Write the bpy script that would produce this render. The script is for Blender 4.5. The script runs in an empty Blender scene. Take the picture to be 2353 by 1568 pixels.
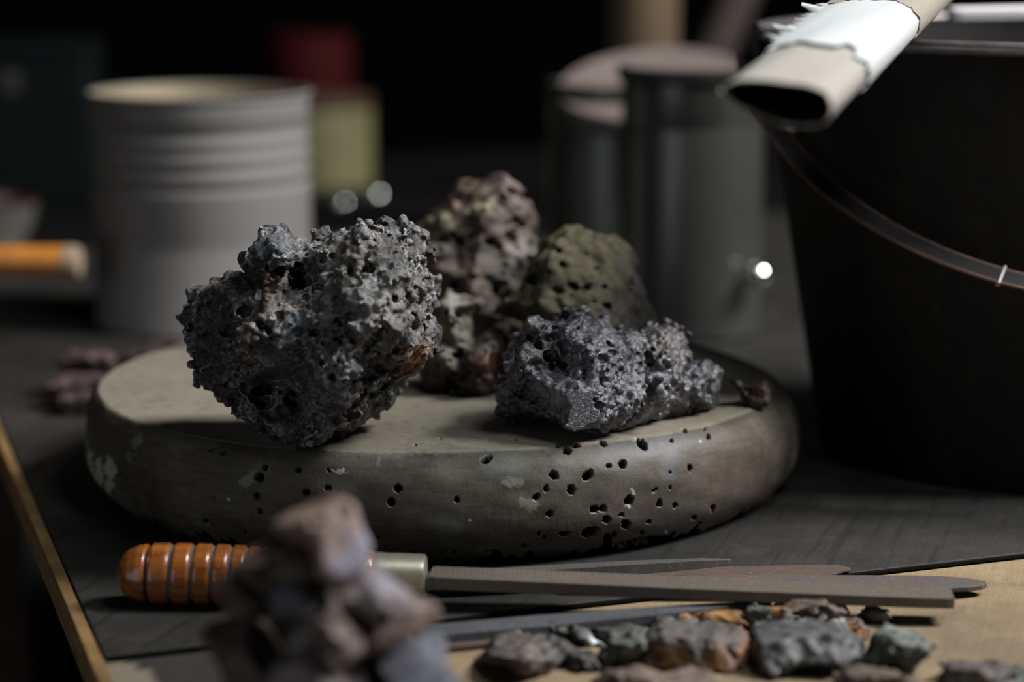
import bpy, math, random
import numpy as np
from mathutils import Vector, Matrix

# ------------------------------------------------------------------ camera, world, light
F = 5578.0; H = 0.343; PITCH = math.radians(10.3)
FW = np.array([0, math.cos(PITCH), -math.sin(PITCH)]); UP = np.array([0, math.sin(PITCH), math.cos(PITCH)])
RT = np.array([1.0, 0, 0]); EYE = np.array([0, 0, H])
scene = bpy.context.scene
COL = scene.collection

cam = bpy.data.cameras.new('camera'); cam_o = bpy.data.objects.new('camera', cam); COL.objects.link(cam_o)
cam.sensor_width = 36; cam.lens = F * 36 / 2353
cam_o.location = EYE; cam_o.rotation_euler = (math.pi / 2 - PITCH, 0, 0)
cam.clip_start = 0.02; cam.clip_end = 50
cam.dof.use_dof = True; cam.dof.focus_distance = 1.262; cam.dof.aperture_fstop = 3.4
scene.camera = cam_o
vs = scene.view_settings
vs.view_transform = 'Standard'; vs.look = 'None'; vs.gamma = 1; vs.exposure = 0; vs.use_curve_mapping = False

world = bpy.data.worlds.new('world'); scene.world = world; world.use_nodes = True
world.node_tree.nodes['Background'].inputs[0].default_value = (0.30, 0.36, 0.62, 1)
world.node_tree.nodes['Background'].inputs[1].default_value = 0.002

def area(name, loc, target, sx, sy, watts, color):
    l = bpy.data.lights.new(name, 'AREA'); l.shape = 'RECTANGLE'; l.size = sx; l.size_y = sy; l.energy = watts; l.color = color
    o = bpy.data.objects.new(name, l); COL.objects.link(o); o.location = loc
    o.rotation_euler = (Vector(target) - Vector(loc)).to_track_quat('-Z', 'Y').to_euler()
    return o
area('window_light_right', (2.05, 1.28, 2.2), (0, 1.35, 0), 0.9, 0.9, 205, (1.0, 0.985, 0.96))
area('doorway_light_front', (-1.6, -0.45, 0.35), (0.1, 1.8, 0.1), 1.5, 1.7, 7.5, (0.92, 0.97, 1.0))
area('overhead_fill', (0.60, 0.80, 1.55), (0, 1.3, 0), 0.45, 0.45, 9.0, (0.90, 0.95, 1.0))  # added fill from above, brightens the block side and rock fronts

# ------------------------------------------------------------------ helpers
def ray(px, py): return FW + (px - 1176.5) / F * RT - (py - 784) / F * UP
def at_z(px, py, z=0.0):
    r = ray(px, py); return EYE + (z - H) / r[2] * r
def at_d(px, py, d): return EYE + d * ray(px, py)
def project(P):
    q = P - EYE; d = q @ FW
    return np.stack([1176.5 + F * (q @ RT) / d, 784 - F * (q @ UP) / d], -1)
def lin(r, g, b):
    f = lambda c: (c / 255 / 12.92) if c <= 10 else ((c / 255 + .055) / 1.055) ** 2.4
    return (f(r), f(g), f(b), 1)

def mesh_np(name, V, Q, mat=None, parent=None, smooth=True, loc=(0, 0, 0)):
    me = bpy.data.meshes.new(name)
    V = np.asarray(V, np.float32); Q = np.asarray(Q, np.int32); k = Q.shape[1]
    me.vertices.add(len(V)); me.vertices.foreach_set('co', (V - np.asarray(loc, np.float32)).ravel())
    me.loops.add(Q.size); me.loops.foreach_set('vertex_index', Q.ravel())
    me.polygons.add(len(Q)); me.polygons.foreach_set('loop_start', np.arange(0, Q.size, k, dtype=np.int32))
    me.update(calc_edges=True)
    me.polygons.foreach_set('use_smooth', np.full(len(Q), smooth))
    o = bpy.data.objects.new(name, me); COL.objects.link(o); o.location = loc
    if mat: me.materials.append(mat)
    if parent: o.parent = parent; o.location = np.asarray(loc) - np.asarray(parent.matrix_world.translation if False else parent.location)
    return o

class MB:
    """collects polygons for one mesh object"""
    def __init__(s): s.v = []; s.f = []
    def add(s, V, Fs):
        b = len(s.v); s.v += [tuple(map(float, p)) for p in V]; s.f += [tuple(b + i for i in f) for f in Fs]
    def box(s, c, ax, ay, az):
        c, ax, ay, az = map(np.asarray, (c, ax, ay, az))
        V = [c + i * ax + j * ay + k * az for i in (-1, 1) for j in (-1, 1) for k in (-1, 1)]
        s.add(V, [(0, 1, 3, 2), (4, 6, 7, 5), (0, 4, 5, 1), (2, 3, 7, 6), (0, 2, 6, 4), (1, 5, 7, 3)])
    def sweep(s, rings, closed_u=True, caps=True):
        n = len(rings[0]); V = [p for r in rings for p in r]; Fs = []
        for i in range(len(rings) - 1):
            for j in range(n if closed_u else n - 1):
                k = (j + 1) % n
                Fs.append((i * n + j, i * n + k, (i + 1) * n + k, (i + 1) * n + j))
        if caps: Fs.append(tuple(range(n - 1, -1, -1))); Fs.append(tuple((len(rings) - 1) * n + j for j in range(n)))
        s.add(V, Fs)
    def lathe(s, prof, c, axis=(0, 0, 1), seg=64):
        axis = Vector(axis).normalized(); q = Vector((0, 0, 1)).rotation_difference(axis)
        ex, ey = q @ Vector((1, 0, 0)), q @ Vector((0, 1, 0)); c = Vector(c)
        rings = [[c + axis * z + (ex * math.cos(2 * math.pi * j / seg) + ey * math.sin(2 * math.pi * j / seg)) * r for j in range(seg)] for r, z in prof]
        s.sweep(rings, True, True)
    def build(s, name, mat, parent=None, loc=(0, 0, 0), smooth=True, bevel=0, angle=40):
        me = bpy.data.meshes.new(name)
        L = np.asarray(loc, float)
        me.from_pydata([tuple(np.asarray(p) - L) for p in s.v], [], s.f); me.update()
        o = bpy.data.objects.new(name, me); COL.objects.link(o); me.materials.append(mat)
        if parent: o.parent = parent; o.location = L - np.asarray(parent.location)
        else: o.location = L
        if smooth:
            me.polygons.foreach_set('use_smooth', [True] * len(me.polygons)); me.set_sharp_from_angle(angle=math.radians(angle))
        if bevel:
            b = o.modifiers.new('bevel', 'BEVEL'); b.width = bevel; b.segments = 2; b.limit_method = 'ANGLE'; b.angle_limit = math.radians(40)
        return o

def tag(o, label=None, cat=None, group=None, kind=None):
    if label: o['label'] = label
    if cat: o['category'] = cat
    if group: o['group'] = group
    if kind: o['kind'] = kind
    return o
def empty(name, loc, label, cat, group=None):
    o = bpy.data.objects.new(name, None); COL.objects.link(o); o.location = loc; o.empty_display_size = .02
    return tag(o, label, cat, group)

# ------------------------------------------------------------------ materials
class NT:
    def __init__(s, name):
        s.m = bpy.data.materials.new(name); s.m.use_nodes = True; s.t = s.m.node_tree; s.n = s.t.nodes
        s.b = s.n['Principled BSDF']; s.tc = s.n.new('ShaderNodeTexCoord')
    def link(s, a, b): s.t.links.new(a, b)
    def put(s, sock, v):
        if hasattr(v, 'is_output') or isinstance(v, bpy.types.NodeSocket): s.link(v, sock)
        else: sock.default_value = v
    def mapping(s, scale=(1, 1, 1), rot=(0, 0, 0)):
        m = s.n.new('ShaderNodeMapping'); m.inputs['Scale'].default_value = scale; m.inputs['Rotation'].default_value = rot
        s.link(s.tc.outputs['Object'], m.inputs[0]); return m.outputs[0]
    def noise(s, scale, detail=4, rough=.6, vec=None, dist=0):
        x = s.n.new('ShaderNodeTexNoise'); x.inputs['Scale'].default_value = scale; x.inputs['Detail'].default_value = detail
        x.inputs['Roughness'].default_value = rough; x.inputs['Distortion'].default_value = dist
        s.link(vec or s.tc.outputs['Object'], x.inputs['Vector']); return x.outputs['Fac']
    def voro(s, scale, out='Color', feature='F1', vec=None):
        x = s.n.new('ShaderNodeTexVoronoi'); x.feature = feature; x.inputs['Scale'].default_value = scale
        s.link(vec or s.tc.outputs['Object'], x.inputs['Vector']); return x.outputs[out]
    def ramp(s, fac, stops):
        r = s.n.new('ShaderNodeValToRGB'); e = r.color_ramp.elements
        while len(e) < len(stops): e.new(.5)
        for el, (p, c) in zip(e, stops):
            el.position = p; el.color = c if hasattr(c, '__len__') else (c, c, c, 1)
        s.link(fac, r.inputs[0]); return r.outputs[0]
    def mix(s, fac, a, b, mode='MIX'):
        x = s.n.new('ShaderNodeMix'); x.data_type = 'RGBA'; x.blend_type = mode
        s.put(x.inputs[0], fac); s.put(x.inputs[6], a); s.put(x.inputs[7], b); return x.outputs[2]
    def math(s, op, a, b=0.0):
        x = s.n.new('ShaderNodeMath'); x.operation = op; s.put(x.inputs[0], a); s.put(x.inputs[1], b); return x.outputs[0]
    def attr(s, name):
        x = s.n.new('ShaderNodeAttribute'); x.attribute_name = name; return x
    def geo(s, out): x = s.n.new('ShaderNodeNewGeometry'); return x.outputs[out]
    def bump(s, h, strength, dist, nrm=None):
        x = s.n.new('ShaderNodeBump'); x.inputs['Strength'].default_value = strength; x.inputs['Distance'].default_value = dist
        s.link(h, x.inputs['Height'])
        if nrm: s.link(nrm, x.inputs['Normal'])
        return x.outputs[0]
    def out(s, color=None, rough=None, metal=None, normal=None, spec=None, coat=None):
        for k, v in (('Base Color', color), ('Roughness', rough), ('Metallic', metal), ('Normal', normal), ('Specular IOR Level', spec), ('Coat Weight', coat)):
            if v is not None: s.put(s.b.inputs[k], v)
        return s.m

def rock_mat(name, dark, light, dust, dusty=.5, metal=0.0, rough=(.35, .75), sparkle=0.0, scale=90, spec=.5, edge=1.0, bump=.6):
    t = NT(name)
    n1 = t.noise(scale, 6, .65); n2 = t.noise(scale * 4.2, 4, .7)
    c = t.mix(t.ramp(n1, [(.38, 0), (.64, 1)]), dark, light)
    c = t.mix(t.math('MULTIPLY', t.ramp(n2, [(.42, 0), (.68, 1)]), dusty), c, dust)
    pt = t.math('MULTIPLY', t.ramp(t.geo('Pointiness'), [(.485, 0), (.575, 1)]), t.ramp(t.noise(scale * .45, 3, .6), [(.45, .03), (.59, 1)]))
    c = t.mix(t.math('MULTIPLY', pt, .55 * edge), c, dust)
    a = t.attr('tint')
    msk = t.math('MULTIPLY', a.outputs['Alpha'], t.ramp(t.noise(scale * 2.3, 5, .7), [(.36, 0), (.56, 1)]))
    c = t.mix(msk, c, a.outputs['Color'])
    r = t.ramp(n2, [(.3, rough[0]), (.7, rough[1])])
    h = t.noise(scale * 14, 3, .7)
    nb = t.bump(n2, bump, .0012); nb = t.bump(h, bump, .0005, nb)
    m = metal
    if sparkle:
        v = t.voro(1100, 'Color')
        sep = t.n.new('ShaderNodeSeparateColor'); t.link(v, sep.inputs[0])
        nb = t.bump(sep.outputs[0], sparkle, .0009, nb)
        r = t.ramp(sep.outputs[1], [(.0, rough[0] * .55), (.45, rough[0]), (1, rough[1])])
        m = t.ramp(sep.outputs[2], [(.3, metal * .3), (.8, metal)])
    return t.out(c, r, m, nb, spec)

M = {}
M['slag_black'] = rock_mat('black_slag', lin(6, 6, 8), lin(24, 23, 23), lin(192, 190, 190), .12, 0.0, (.18, .5), .7, 120, .65, 1.4, .9)  # crest dust paled further to put highlights into the colour
M['slag_metal'] = rock_mat('sparkling_ore', lin(36, 36, 40), lin(98, 98, 104), lin(158, 158, 166), .4, .85, (.24, .58), 1.4, 110, .7, .6)
M['slag_olive'] = rock_mat('olive_pumice', lin(50, 47, 34), lin(82, 77, 57), lin(108, 101, 82), .4, 0, (.6, .9), 0, 80, .3, .4)
M['slag_brown'] = rock_mat('brown_scoria', lin(34, 28, 24), lin(64, 53, 45), lin(104, 95, 80), .4, 0, (.5, .85), 0, 60, .4, .5)
M['slag_pale'] = rock_mat('pale_grey_slag', lin(80, 78, 72), lin(128, 125, 115), lin(150, 146, 136), .4, 0, (.6, .9), 0, 60, .3, .4)
M['slag_rust'] = rock_mat('rusty_slag', lin(22, 17, 15), lin(58, 34, 21), lin(76, 67, 54), .4, 0, (.35, .8), 0, 60, .5, .5)
M['chip_grey'] = rock_mat('grey_chip', lin(44, 43, 41), lin(66, 63, 62), lin(85, 82, 82), .3, 0, (.5, .85), 0, 70, .4, .35)
M['chip_dark'] = rock_mat('dark_chip', lin(28, 28, 28), lin(52, 51, 51), lin(72, 69, 69), .4, 0, (.4, .8), 0, 70, .5, .4)
M['chip_brown'] = rock_mat('brown_chip', lin(57, 48, 40), lin(84, 71, 62), lin(94, 84, 73), .3, 0, (.5, .85), 0, 70, .4, .3)
M['chip_rust'] = rock_mat('rust_chip', lin(51, 31, 17), lin(90, 60, 29), lin(79, 71, 62), .4, 0, (.55, .9), 0, 60, .3, .3)
M['chip_green'] = rock_mat('green_grey_chip', lin(51, 56, 48), lin(73, 77, 67), lin(90, 94, 88), .4, 0, (.45, .85), 0, 60, .4, .3)
M['chip_red'] = rock_mat('red_brown_chip', lin(51, 38, 37), lin(82, 68, 66), lin(93, 79, 78), .3, 0, (.6, .9), 0, 60, .3, .3)
M['pile_tan'] = rock_mat('tan_pile_stone', lin(105, 87, 75), lin(124, 103, 90), lin(118, 109, 108), .3, 0, (.5, .8), 0, 45, .4, .2)
M['pile_blue'] = rock_mat('blue_grey_pile_stone', lin(45, 47, 54), lin(70, 72, 81), lin(88, 89, 99), .4, 0, (.35, .7), 0, 50, .5, .3)
M['pile_purple'] = rock_mat('purple_grey_pile_stone', lin(62, 56, 59), lin(94, 87, 90), lin(118, 112, 116), .4, 0, (.4, .8), 0, 50, .45, .3)
M['pile_brown'] = rock_mat('brown_pile_stone', lin(51, 42, 38), lin(85, 72, 66), lin(99, 88, 85), .35, 0, (.45, .85), 0, 50, .4, .3)

def plain(name, col, rough=.5, metal=0, var=.25, scale=40, bump=.15, spec=.5, stretch=(1, 1, 1), coat=None):
    t = NT(name); v = t.mapping(stretch); n = t.noise(scale, 5, .6, v)
    d = tuple(c * (1 - var) for c in col[:3]) + (1,); l = tuple(min(1, c * (1 + var)) for c in col[:3]) + (1,)
    c = t.mix(t.ramp(n, [(.35, 0), (.65, 1)]), d, l)
    return t.out(c, rough, metal, t.bump(n, bump, .001), spec, coat)

# ------------------------------------------------------------------ volumetric rocks
def spline_w(n, cells, L, vox):
    x = np.arange(n, dtype=np.float32) * vox / L; i = np.floor(x).astype(int); f = x - i
    W = np.zeros((n, cells), np.float32); r = np.arange(n)
    for k, w in enumerate(((1 - f) ** 3 / 6, (3 * f ** 3 - 6 * f ** 2 + 4) / 6, (-3 * f ** 3 + 3 * f ** 2 + 3 * f + 1) / 6, f ** 3 / 6)):
        W[r, i + k] += w
    return W
def noise3(shape, L, vox, rng):
    dims = [int(n * vox / L) + 5 for n in shape]
    g = rng.standard_normal(dims).astype(np.float32)
    for ax in range(3):
        g = np.moveaxis(np.tensordot(spline_w(shape[ax], dims[ax], L, vox), g, (1, ax)), 0, ax)
    return g / .33
def poly_sdf(poly, U, V):
    P = np.asarray(poly, np.float32); d2 = np.full(U.shape, 1e9, np.float32); ins = np.zeros(U.shape, bool)
    for i in range(len(P)):
        a, b = P[i], P[(i + 1) % len(P)]; e = b - a
        t = np.clip(((U - a[0]) * e[0] + (V - a[1]) * e[1]) / max(e @ e, 1e-12), 0, 1)
        d2 = np.minimum(d2, (U - a[0] - t * e[0]) ** 2 + (V - a[1] - t * e[1]) ** 2)
        c = (a[1] > V) != (b[1] > V)
        if abs(e[1]) > 1e-12: ins ^= c & (U < a[0] + (V - a[1]) / e[1] * e[0])
    d = np.sqrt(d2); return np.where(ins, d, -d)
def surface_nets(S):
    ins = S < 0; nx, ny, nz = S.shape
    cnt = np.zeros((nx - 1, ny - 1, nz - 1), np.int8)
    for i in (0, 1):
        for j in (0, 1):
            for k in (0, 1): cnt += ins[i:nx - 1 + i, j:ny - 1 + j, k:nz - 1 + k]
    act = (cnt > 0) & (cnt < 8); ids = np.full(act.shape, -1, np.int32); I = np.argwhere(act); ids[act] = np.arange(len(I))
    cs = [(i, j, k) for i in (0, 1) for j in (0, 1) for k in (0, 1)]
    vals = np.stack([S[I[:, 0] + c[0], I[:, 1] + c[1], I[:, 2] + c[2]] for c in cs], 1)
    acc = np.zeros((len(I), 3), np.float32); num = np.zeros(len(I), np.float32)
    for a in range(8):
        for ax in range(3):
            if cs[a][ax] == 0:
                c2 = list(cs[a]); c2[ax] = 1; b = cs.index(tuple(c2))
                m = (vals[:, a] < 0) != (vals[:, b] < 0); t = vals[:, a] / np.where(m, vals[:, a] - vals[:, b], 1)
                p = np.tile(np.array(cs[a], np.float32), (len(I), 1)); p[:, ax] = t
                acc += p * m[:, None]; num += m
    V = I + acc / num[:, None]
    quads = []
    for ax in range(3):
        o1, o2 = [(1, 2), (2, 0), (0, 1)][ax]
        sl0 = [slice(None)] * 3; sl1 = [slice(None)] * 3; sl0[ax] = slice(0, -1); sl1[ax] = slice(1, None)
        for o in (o1, o2): sl0[o] = slice(1, -1); sl1[o] = slice(1, -1)
        A, B = ins[tuple(sl0)], ins[tuple(sl1)]; E = np.argwhere(A != B)
        fl = A[tuple(E.T)]
        E[:, o1] += 1; E[:, o2] += 1
        def cid(d1, d2):
            q = E.copy(); q[:, o1] -= d1; q[:, o2] -= d2; return ids[q[:, 0], q[:, 1], q[:, 2]]
        q = np.stack([cid(1, 1), cid(0, 1), cid(0, 0), cid(1, 0)], 1)
        q[~fl] = q[~fl][:, ::-1]; quads.append(q)
    return V.astype(np.float32), np.concatenate(quads)
def largest(V, Q):
    lab = np.arange(len(V)); e = np.concatenate([Q[:, [0, 1]], Q[:, [1, 2]], Q[:, [2, 3]]])
    for _ in range(60):
        m = np.minimum(lab[e[:, 0]], lab[e[:, 1]]); old = lab.copy()
        np.minimum.at(lab, e[:, 0], m); np.minimum.at(lab, e[:, 1], m); lab = lab[lab]; lab = lab[lab]
        if (lab == old).all(): break
    best = np.bincount(lab).argmax(); keep = lab == best; re = np.cumsum(keep) - 1
    return V[keep], re[Q[keep[Q[:, 0]]]]

def blob(cx, cy, rx, ry, seed, n=22, jag=.16, rot=0):
    r = np.random.default_rng(seed); out = []
    for i in range(n):
        a = 2 * math.pi * i / n; k = 1 + jag * r.uniform(-1, 1)
        x, y = rx * k * math.copysign(abs(math.cos(a)) ** .8, math.cos(a)), ry * k * math.copysign(abs(math.sin(a)) ** .8, math.sin(a))
        out.append((cx + x * math.cos(rot) - y * math.sin(rot), cy + x * math.sin(rot) + y * math.cos(rot)))
    return out

def rock(name, outline, d, mat, vox, Tf, Tb, seed, zrest=None, R=.7, fbm=(), billow=(), ridge=(), flat=None, pits=(), lumps=(), bumps=(), holes=(), tints=(), facets=0, tilt=(0, 0), parent=None, grow=0.0):
    """outline in photograph pixels, turned into metres at depth d; Tf/Tb half thickness towards and away from the viewer"""
    rng = np.random.default_rng(seed); s = d / F
    O = np.array([((x - 1176.5) * s, -(y - 784) * s) for x, y in outline], np.float32)
    mg = .006 + 3 * vox; lo = np.array([*O.min(0) - mg, -Tb * 1.25 - mg]); hi = np.array([*O.max(0) + mg, Tf * 1.35 + mg + max([0] + [b[3] for b in bumps])])
    shp = tuple(((hi - lo) / vox).astype(int) + 1)
    u = (lo[0] + np.arange(shp[0]) * vox).astype(np.float32); v = (lo[1] + np.arange(shp[1]) * vox).astype(np.float32); w = (lo[2] + np.arange(shp[2]) * vox).astype(np.float32)
    U, V = np.meshgrid(u, v, indexing='ij')
    din = poly_sdf(O, U, V); Rr = R * din.max()
    e2 = (np.maximum(Rr - din, 0) / Rr) ** 2
    tf = np.full(U.shape, Tf, np.float32)
    for px, py, pr, amp in bumps:
        tf += amp * np.exp(-((U - (px - 1176.5) * s) ** 2 + (V + (py - 784) * s) ** 2) / (pr * s) ** 2)
    tf = np.maximum(tf, Tf * .15)
    cu, cv = O.mean(0); wc = tilt[0] * (U - cu) + tilt[1] * (V - cv)
    W = w[None, None, :] - wc[:, :, None]
    S = (np.sqrt(e2[:, :, None] + np.where(W > 0, W / tf[:, :, None], W / Tb) ** 2) - 1) * min(Rr, Tf)
    if facets:
        C = np.array([cu, cv, 0]); pts = np.argwhere(S[::3, ::3, ::3] < 0) * 3 * vox + lo - C
        for _ in range(facets):
            n = rng.standard_normal(3); n[2] = abs(n[2]) * 1.1 + .15; n /= np.linalg.norm(n)
            h = np.quantile(pts @ n, .955)
            S = np.maximum(S, (n[0] * (U - cu) + n[1] * (V - cv))[:, :, None] + n[2] * w[None, None, :] - h)
    S -= grow
    for L, a in fbm: S += a * noise3(shp, L, vox, rng)
    for L, a in billow: S -= a * (np.abs(noise3(shp, L, vox, rng)) - .7)
    for L, a in ridge: S += a * (np.abs(noise3(shp, L, vox, rng)) - .7)
    if flat is not None:                          # broken flat on top: cut by a nearly level plane
        zz = H + V[:, :, None] * UP[2] + (d - w[None, None, :]) * FW[2]; zt = H + O[:, 1].max() * UP[2] + d * FW[2]
        base = zrest if zrest is not None else H + O[:, 1].min() * UP[2] + d * FW[2]
        S = np.maximum(S, zz - (base + flat * (zt - base)) - .12 * (w[None, None, :]) + rng.uniform(-.15, .15) * (U - cu)[:, :, None] + .0006 * noise3(shp, .006, vox, rng))
    def stamps(n, r0, r1, sign, front=False):
        near = np.argwhere(np.abs(S) < vox * .8)
        if not len(near): return
        for c in near[rng.integers(0, len(near), n)]:
            rr = r0 + (r1 - r0) * rng.random() ** 2.2; stamp(c, rr, sign, rng.uniform(-.35, .5) * rr)
    def stamp(c, rr, sign, off=0.0):
        k = int(rr / vox) + 2; a = np.maximum(c - k, 0); b = np.minimum(c + k + 1, shp)
        if (b <= a).any(): return
        g = np.ogrid[a[0]:b[0], a[1]:b[1], a[2]:b[2]]
        dist = np.sqrt((g[0] - c[0]) ** 2 + ((g[1] - c[1]) * 1.15) ** 2 + (g[2] - c[2]) ** 2).astype(np.float32) * vox
        blk = S[a[0]:b[0], a[1]:b[1], a[2]:b[2]]
        if sign > 0: np.maximum(blk, rr - dist, out=blk)
        else: np.minimum(blk, dist - rr, out=blk)
    for n, r0, r1 in lumps: stamps(n, r0, r1, -1)
    for px, py, pr in holes:                      # single cavities the photograph shows, on the side facing the viewer
        i = int(((px - 1176.5) * s - lo[0]) / vox); j = int((-(py - 784) * s - lo[1]) / vox)
        if 0 <= i < shp[0] and 0 <= j < shp[1]:
            col = np.nonzero(S[i, j] < 0)[0]
            if len(col):
                for q in range(7):
                    jx, jy = rng.normal(0, .45, 2) * pr * s / vox * (q > 0)
                    stamp(np.array([int(i + jx), int(j + jy), int(col[-1] - (q % 3) * pr * s * .6 / vox)]), pr * s * (.85 if q == 0 else rng.uniform(.4, .7)), 1)
    for n, r0, r1 in pits: stamps(n, r0, r1, 1)
    if zrest is not None:
        zz = H + V[:, :, None] * UP[2] + (d - w[None, None, :]) * FW[2]
        S = np.maximum(S, zrest + .0004 - zz)
    S[[0, -1]] = 1; S[:, [0, -1]] = 1; S[:, :, [0, -1]] = 1
    vv, q = surface_nets(S.astype(np.float32)); vv, q = largest(vv, q)
    loc3 = vv * vox + lo
    P = EYE + loc3[:, :1] * RT + loc3[:, 1:2] * UP + (d - loc3[:, 2:3]) * FW
    c = (P.min(0) + P.max(0)) / 2; c[2] = P[:, 2].min()
    o = mesh_np(name, P, q, mat, parent, True, c)
    if zrest is not None: print('ROCK', name, len(q), 'zmin', round(float(P[:, 2].min()), 4))
    else: print('ROCK', name, len(q), 'free zmin', round(float(P[:, 2].min()), 4))
    at = o.data.attributes.new('tint', 'FLOAT_COLOR', 'POINT'); cc = np.zeros((len(P), 4), np.float32)
    for px, py, pr, col, st in tints:
        a = st * np.exp(-((loc3[:, 0] - (px - 1176.5) * s) ** 2 + (loc3[:, 1] + (py - 784) * s) ** 2) / (pr * s) ** 2)
        upd = a > cc[:, 3]; cc[upd, :3] = col[:3]; cc[:, 3] = np.maximum(cc[:, 3], a)
    at.data.foreach_set('color', cc.ravel())
    return o

# ------------------------------------------------------------------ setting: floor, walls
def slab(name, c, hx, hy, hz, mat):
    b = MB(); b.box((0, 0, 0), (hx, 0, 0), (0, hy, 0), (0, 0, hz)); o = b.build(name, mat, smooth=False); o.location = c
    return tag(o, kind='structure')
M['concrete'] = plain('dark_concrete', lin(26, 27, 30), .85, 0, .3, 6)
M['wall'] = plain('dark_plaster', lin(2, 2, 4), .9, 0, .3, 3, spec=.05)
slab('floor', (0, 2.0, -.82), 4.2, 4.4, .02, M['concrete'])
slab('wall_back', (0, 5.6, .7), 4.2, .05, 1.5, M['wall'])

# ------------------------------------------------------------------ workbench: three boards, edge lipping, leg
eN = np.array([-.2877, .9577, 0]); eS = np.array([.932, .362, 0]); eZ = np.array([0, 0, 1.0])
cornerA = at_z(240, 1507, 0)                                         # where the joint meets the left edge
def board_mat(name, base, dark, streak, grain_dark, ang, speck, tinted=False):
    t = NT(name)
    v = t.mapping((1, 1, 1), (0, 0, ang)); g = t.n.new('ShaderNodeMapping'); g.inputs['Scale'].default_value = (1, .06, 1); t.link(v, g.inputs[0])
    n = t.noise(7, 6, .65); ng = t.noise(150, 4, .6, g.outputs[0]); nf = t.noise(700, 3, .7)
    c = t.mix(t.ramp(n, [(.36, 0), (.62, 1)]), dark, base)
    c = t.mix(t.math('MULTIPLY', t.ramp(t.noise(26, 5, .7), [(.5, 0), (.7, 1)]), .6), c, streak)
    c = t.mix(t.math('MULTIPLY', t.ramp(ng, [(.36, 1), (.46, 0)]), grain_dark), c, lin(20, 18, 16))
    c = t.mix(t.math('MULTIPLY', t.ramp(nf, [(.34, 1), (.44, 0)]), speck), c, lin(40, 33, 24))
    if tinted: a = t.attr('tint'); c = t.mix(a.outputs['Alpha'], c, a.outputs['Color'])
    nb = t.bump(ng, .5, .0012); nb = t.bump(nf, .25, .0005, nb)
    return t.out(c, t.ramp(n, [(.3, .5), (.7, .75)]), 0, nb, .4)
gang = -math.atan2(eN[0], eN[1])
M['board_back'] = board_mat('weathered_grey_board', lin(37, 35, 32), lin(23, 23, 22), lin(54, 48, 38), .85, gang, .15)
M['board_front'] = board_mat('tan_board', lin(130, 112, 85), lin(104, 91, 72), lin(78, 72, 63), .05, gang, .45, True)
M['edge_wood'] = plain('bare_ply_edge', lin(112, 86, 50), .7, 0, .35, 30, .3, stretch=(1, 1, 6))
bench = empty('workbench', (0, 1.6, -.8), 'large worn wooden workbench carrying everything, tan front board and dark grey boards behind', 'workbench')

def prism(poly, z0, z1, name, mat, parent, grid=None):
    n = len(poly); b = MB()
    b.add([(*p[:2], z0) for p in poly] + [(*p[:2], z1) for p in poly], [tuple(range(n - 1, -1, -1)), tuple(range(n, 2 * n))] + [(i, (i + 1) % n, n + (i + 1) % n, n + i) for i in range(n)])
    return b.build(name, mat, parent, smooth=False, bevel=.0008)
def bp(s, n): return cornerA + s * eS + n * eN
def edge_at(n): return cornerA + n * eN
LEN2 = .62
wid = 1.25
b1 = prism([bp(0, 0), bp(wid, 0), bp(wid, LEN2), bp(0, LEN2)], -.018, 0, 'board', M['board_back'], bench)
b2 = prism([bp(0, LEN2 + .003), bp(wid, LEN2 + .003), bp(wid, 1.33), bp(0, 1.33)], -.018, -.0005, 'board', M['board_back'], bench)
M['shaded_edge'] = plain('shaded_board_edge', lin(12, 11, 10), .9, 0, .3, 60, .6, spec=.1)  # thin strip coloured dark to stand in for the shaded board edge
prism([bp(.001, -.0014), bp(wid, -.0014), bp(wid, -.0001), bp(.001, -.0001)], -.0028, -.0003, 'board_edge_shade_strip', M['shaded_edge'], bench)['label'] = 'black strip painting the shade on the front edge of the dark board'
# front board: a grid so that its colour patches can be carried by the mesh
gs, gn = np.linspace(0, wid, 240), np.linspace(-.52, -.0018, 150)
G = (cornerA[None, None] + gs[:, None, None] * eS + gn[None, :, None] * eN); G[..., 2] = -.003
nv = G.reshape(-1, 3); nS, nN = len(gs), len(gn)
idx = np.arange(nS * nN).reshape(nS, nN)
q = np.stack([idx[:-1, :-1], idx[1:, :-1], idx[1:, 1:], idx[:-1, 1:]], -1).reshape(-1, 4)
low = nv.copy(); low[:, 2] = -.018; off = len(nv)
ring = np.concatenate([idx[:, 0], idx[-1, 1:], idx[-2::-1, -1], idx[0, -2:0:-1]]); nx = np.roll(ring, -1)
q = np.concatenate([q, q[:, ::-1] + off, np.stack([ring + off, nx + off, nx, ring], 1)])
b0 = mesh_np('board', np.concatenate([nv, low]), q, M['board_front'], bench, False)
px = project(np.concatenate([nv, low])); at = b0.data.attributes.new('tint', 'FLOAT_COLOR', 'POINT'); cc = np.zeros((len(px), 4), np.float32)
rs = np.random.default_rng(5)
def ell(P, cx, cy, rx, ry, rot=0, soft=.25):
    c, s = math.cos(math.radians(rot)), math.sin(math.radians(rot)); x, y = P[:, 0] - cx, P[:, 1] - cy
    d = np.sqrt(((x * c + y * s) / rx) ** 2 + ((-x * s + y * c) / ry) ** 2); return np.clip((1 - d) / soft + .5, 0, 1)
a = np.maximum(ell(px, 560, 1570, 420, 95, -4, .12), 0); cc[:, :3] = lin(40, 40, 38)[:3]; cc[:, 3] = a * .95     # darker patch at the left end
ch = ell(px, 296, 1572, 64, 44, 18, .12) ; m = ch > .2; cc[m, :3] = lin(112, 106, 92)[:3]; cc[m, 3] = ch[m]     # bare chipped corner
at.data.foreach_set('color', cc.ravel())
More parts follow.
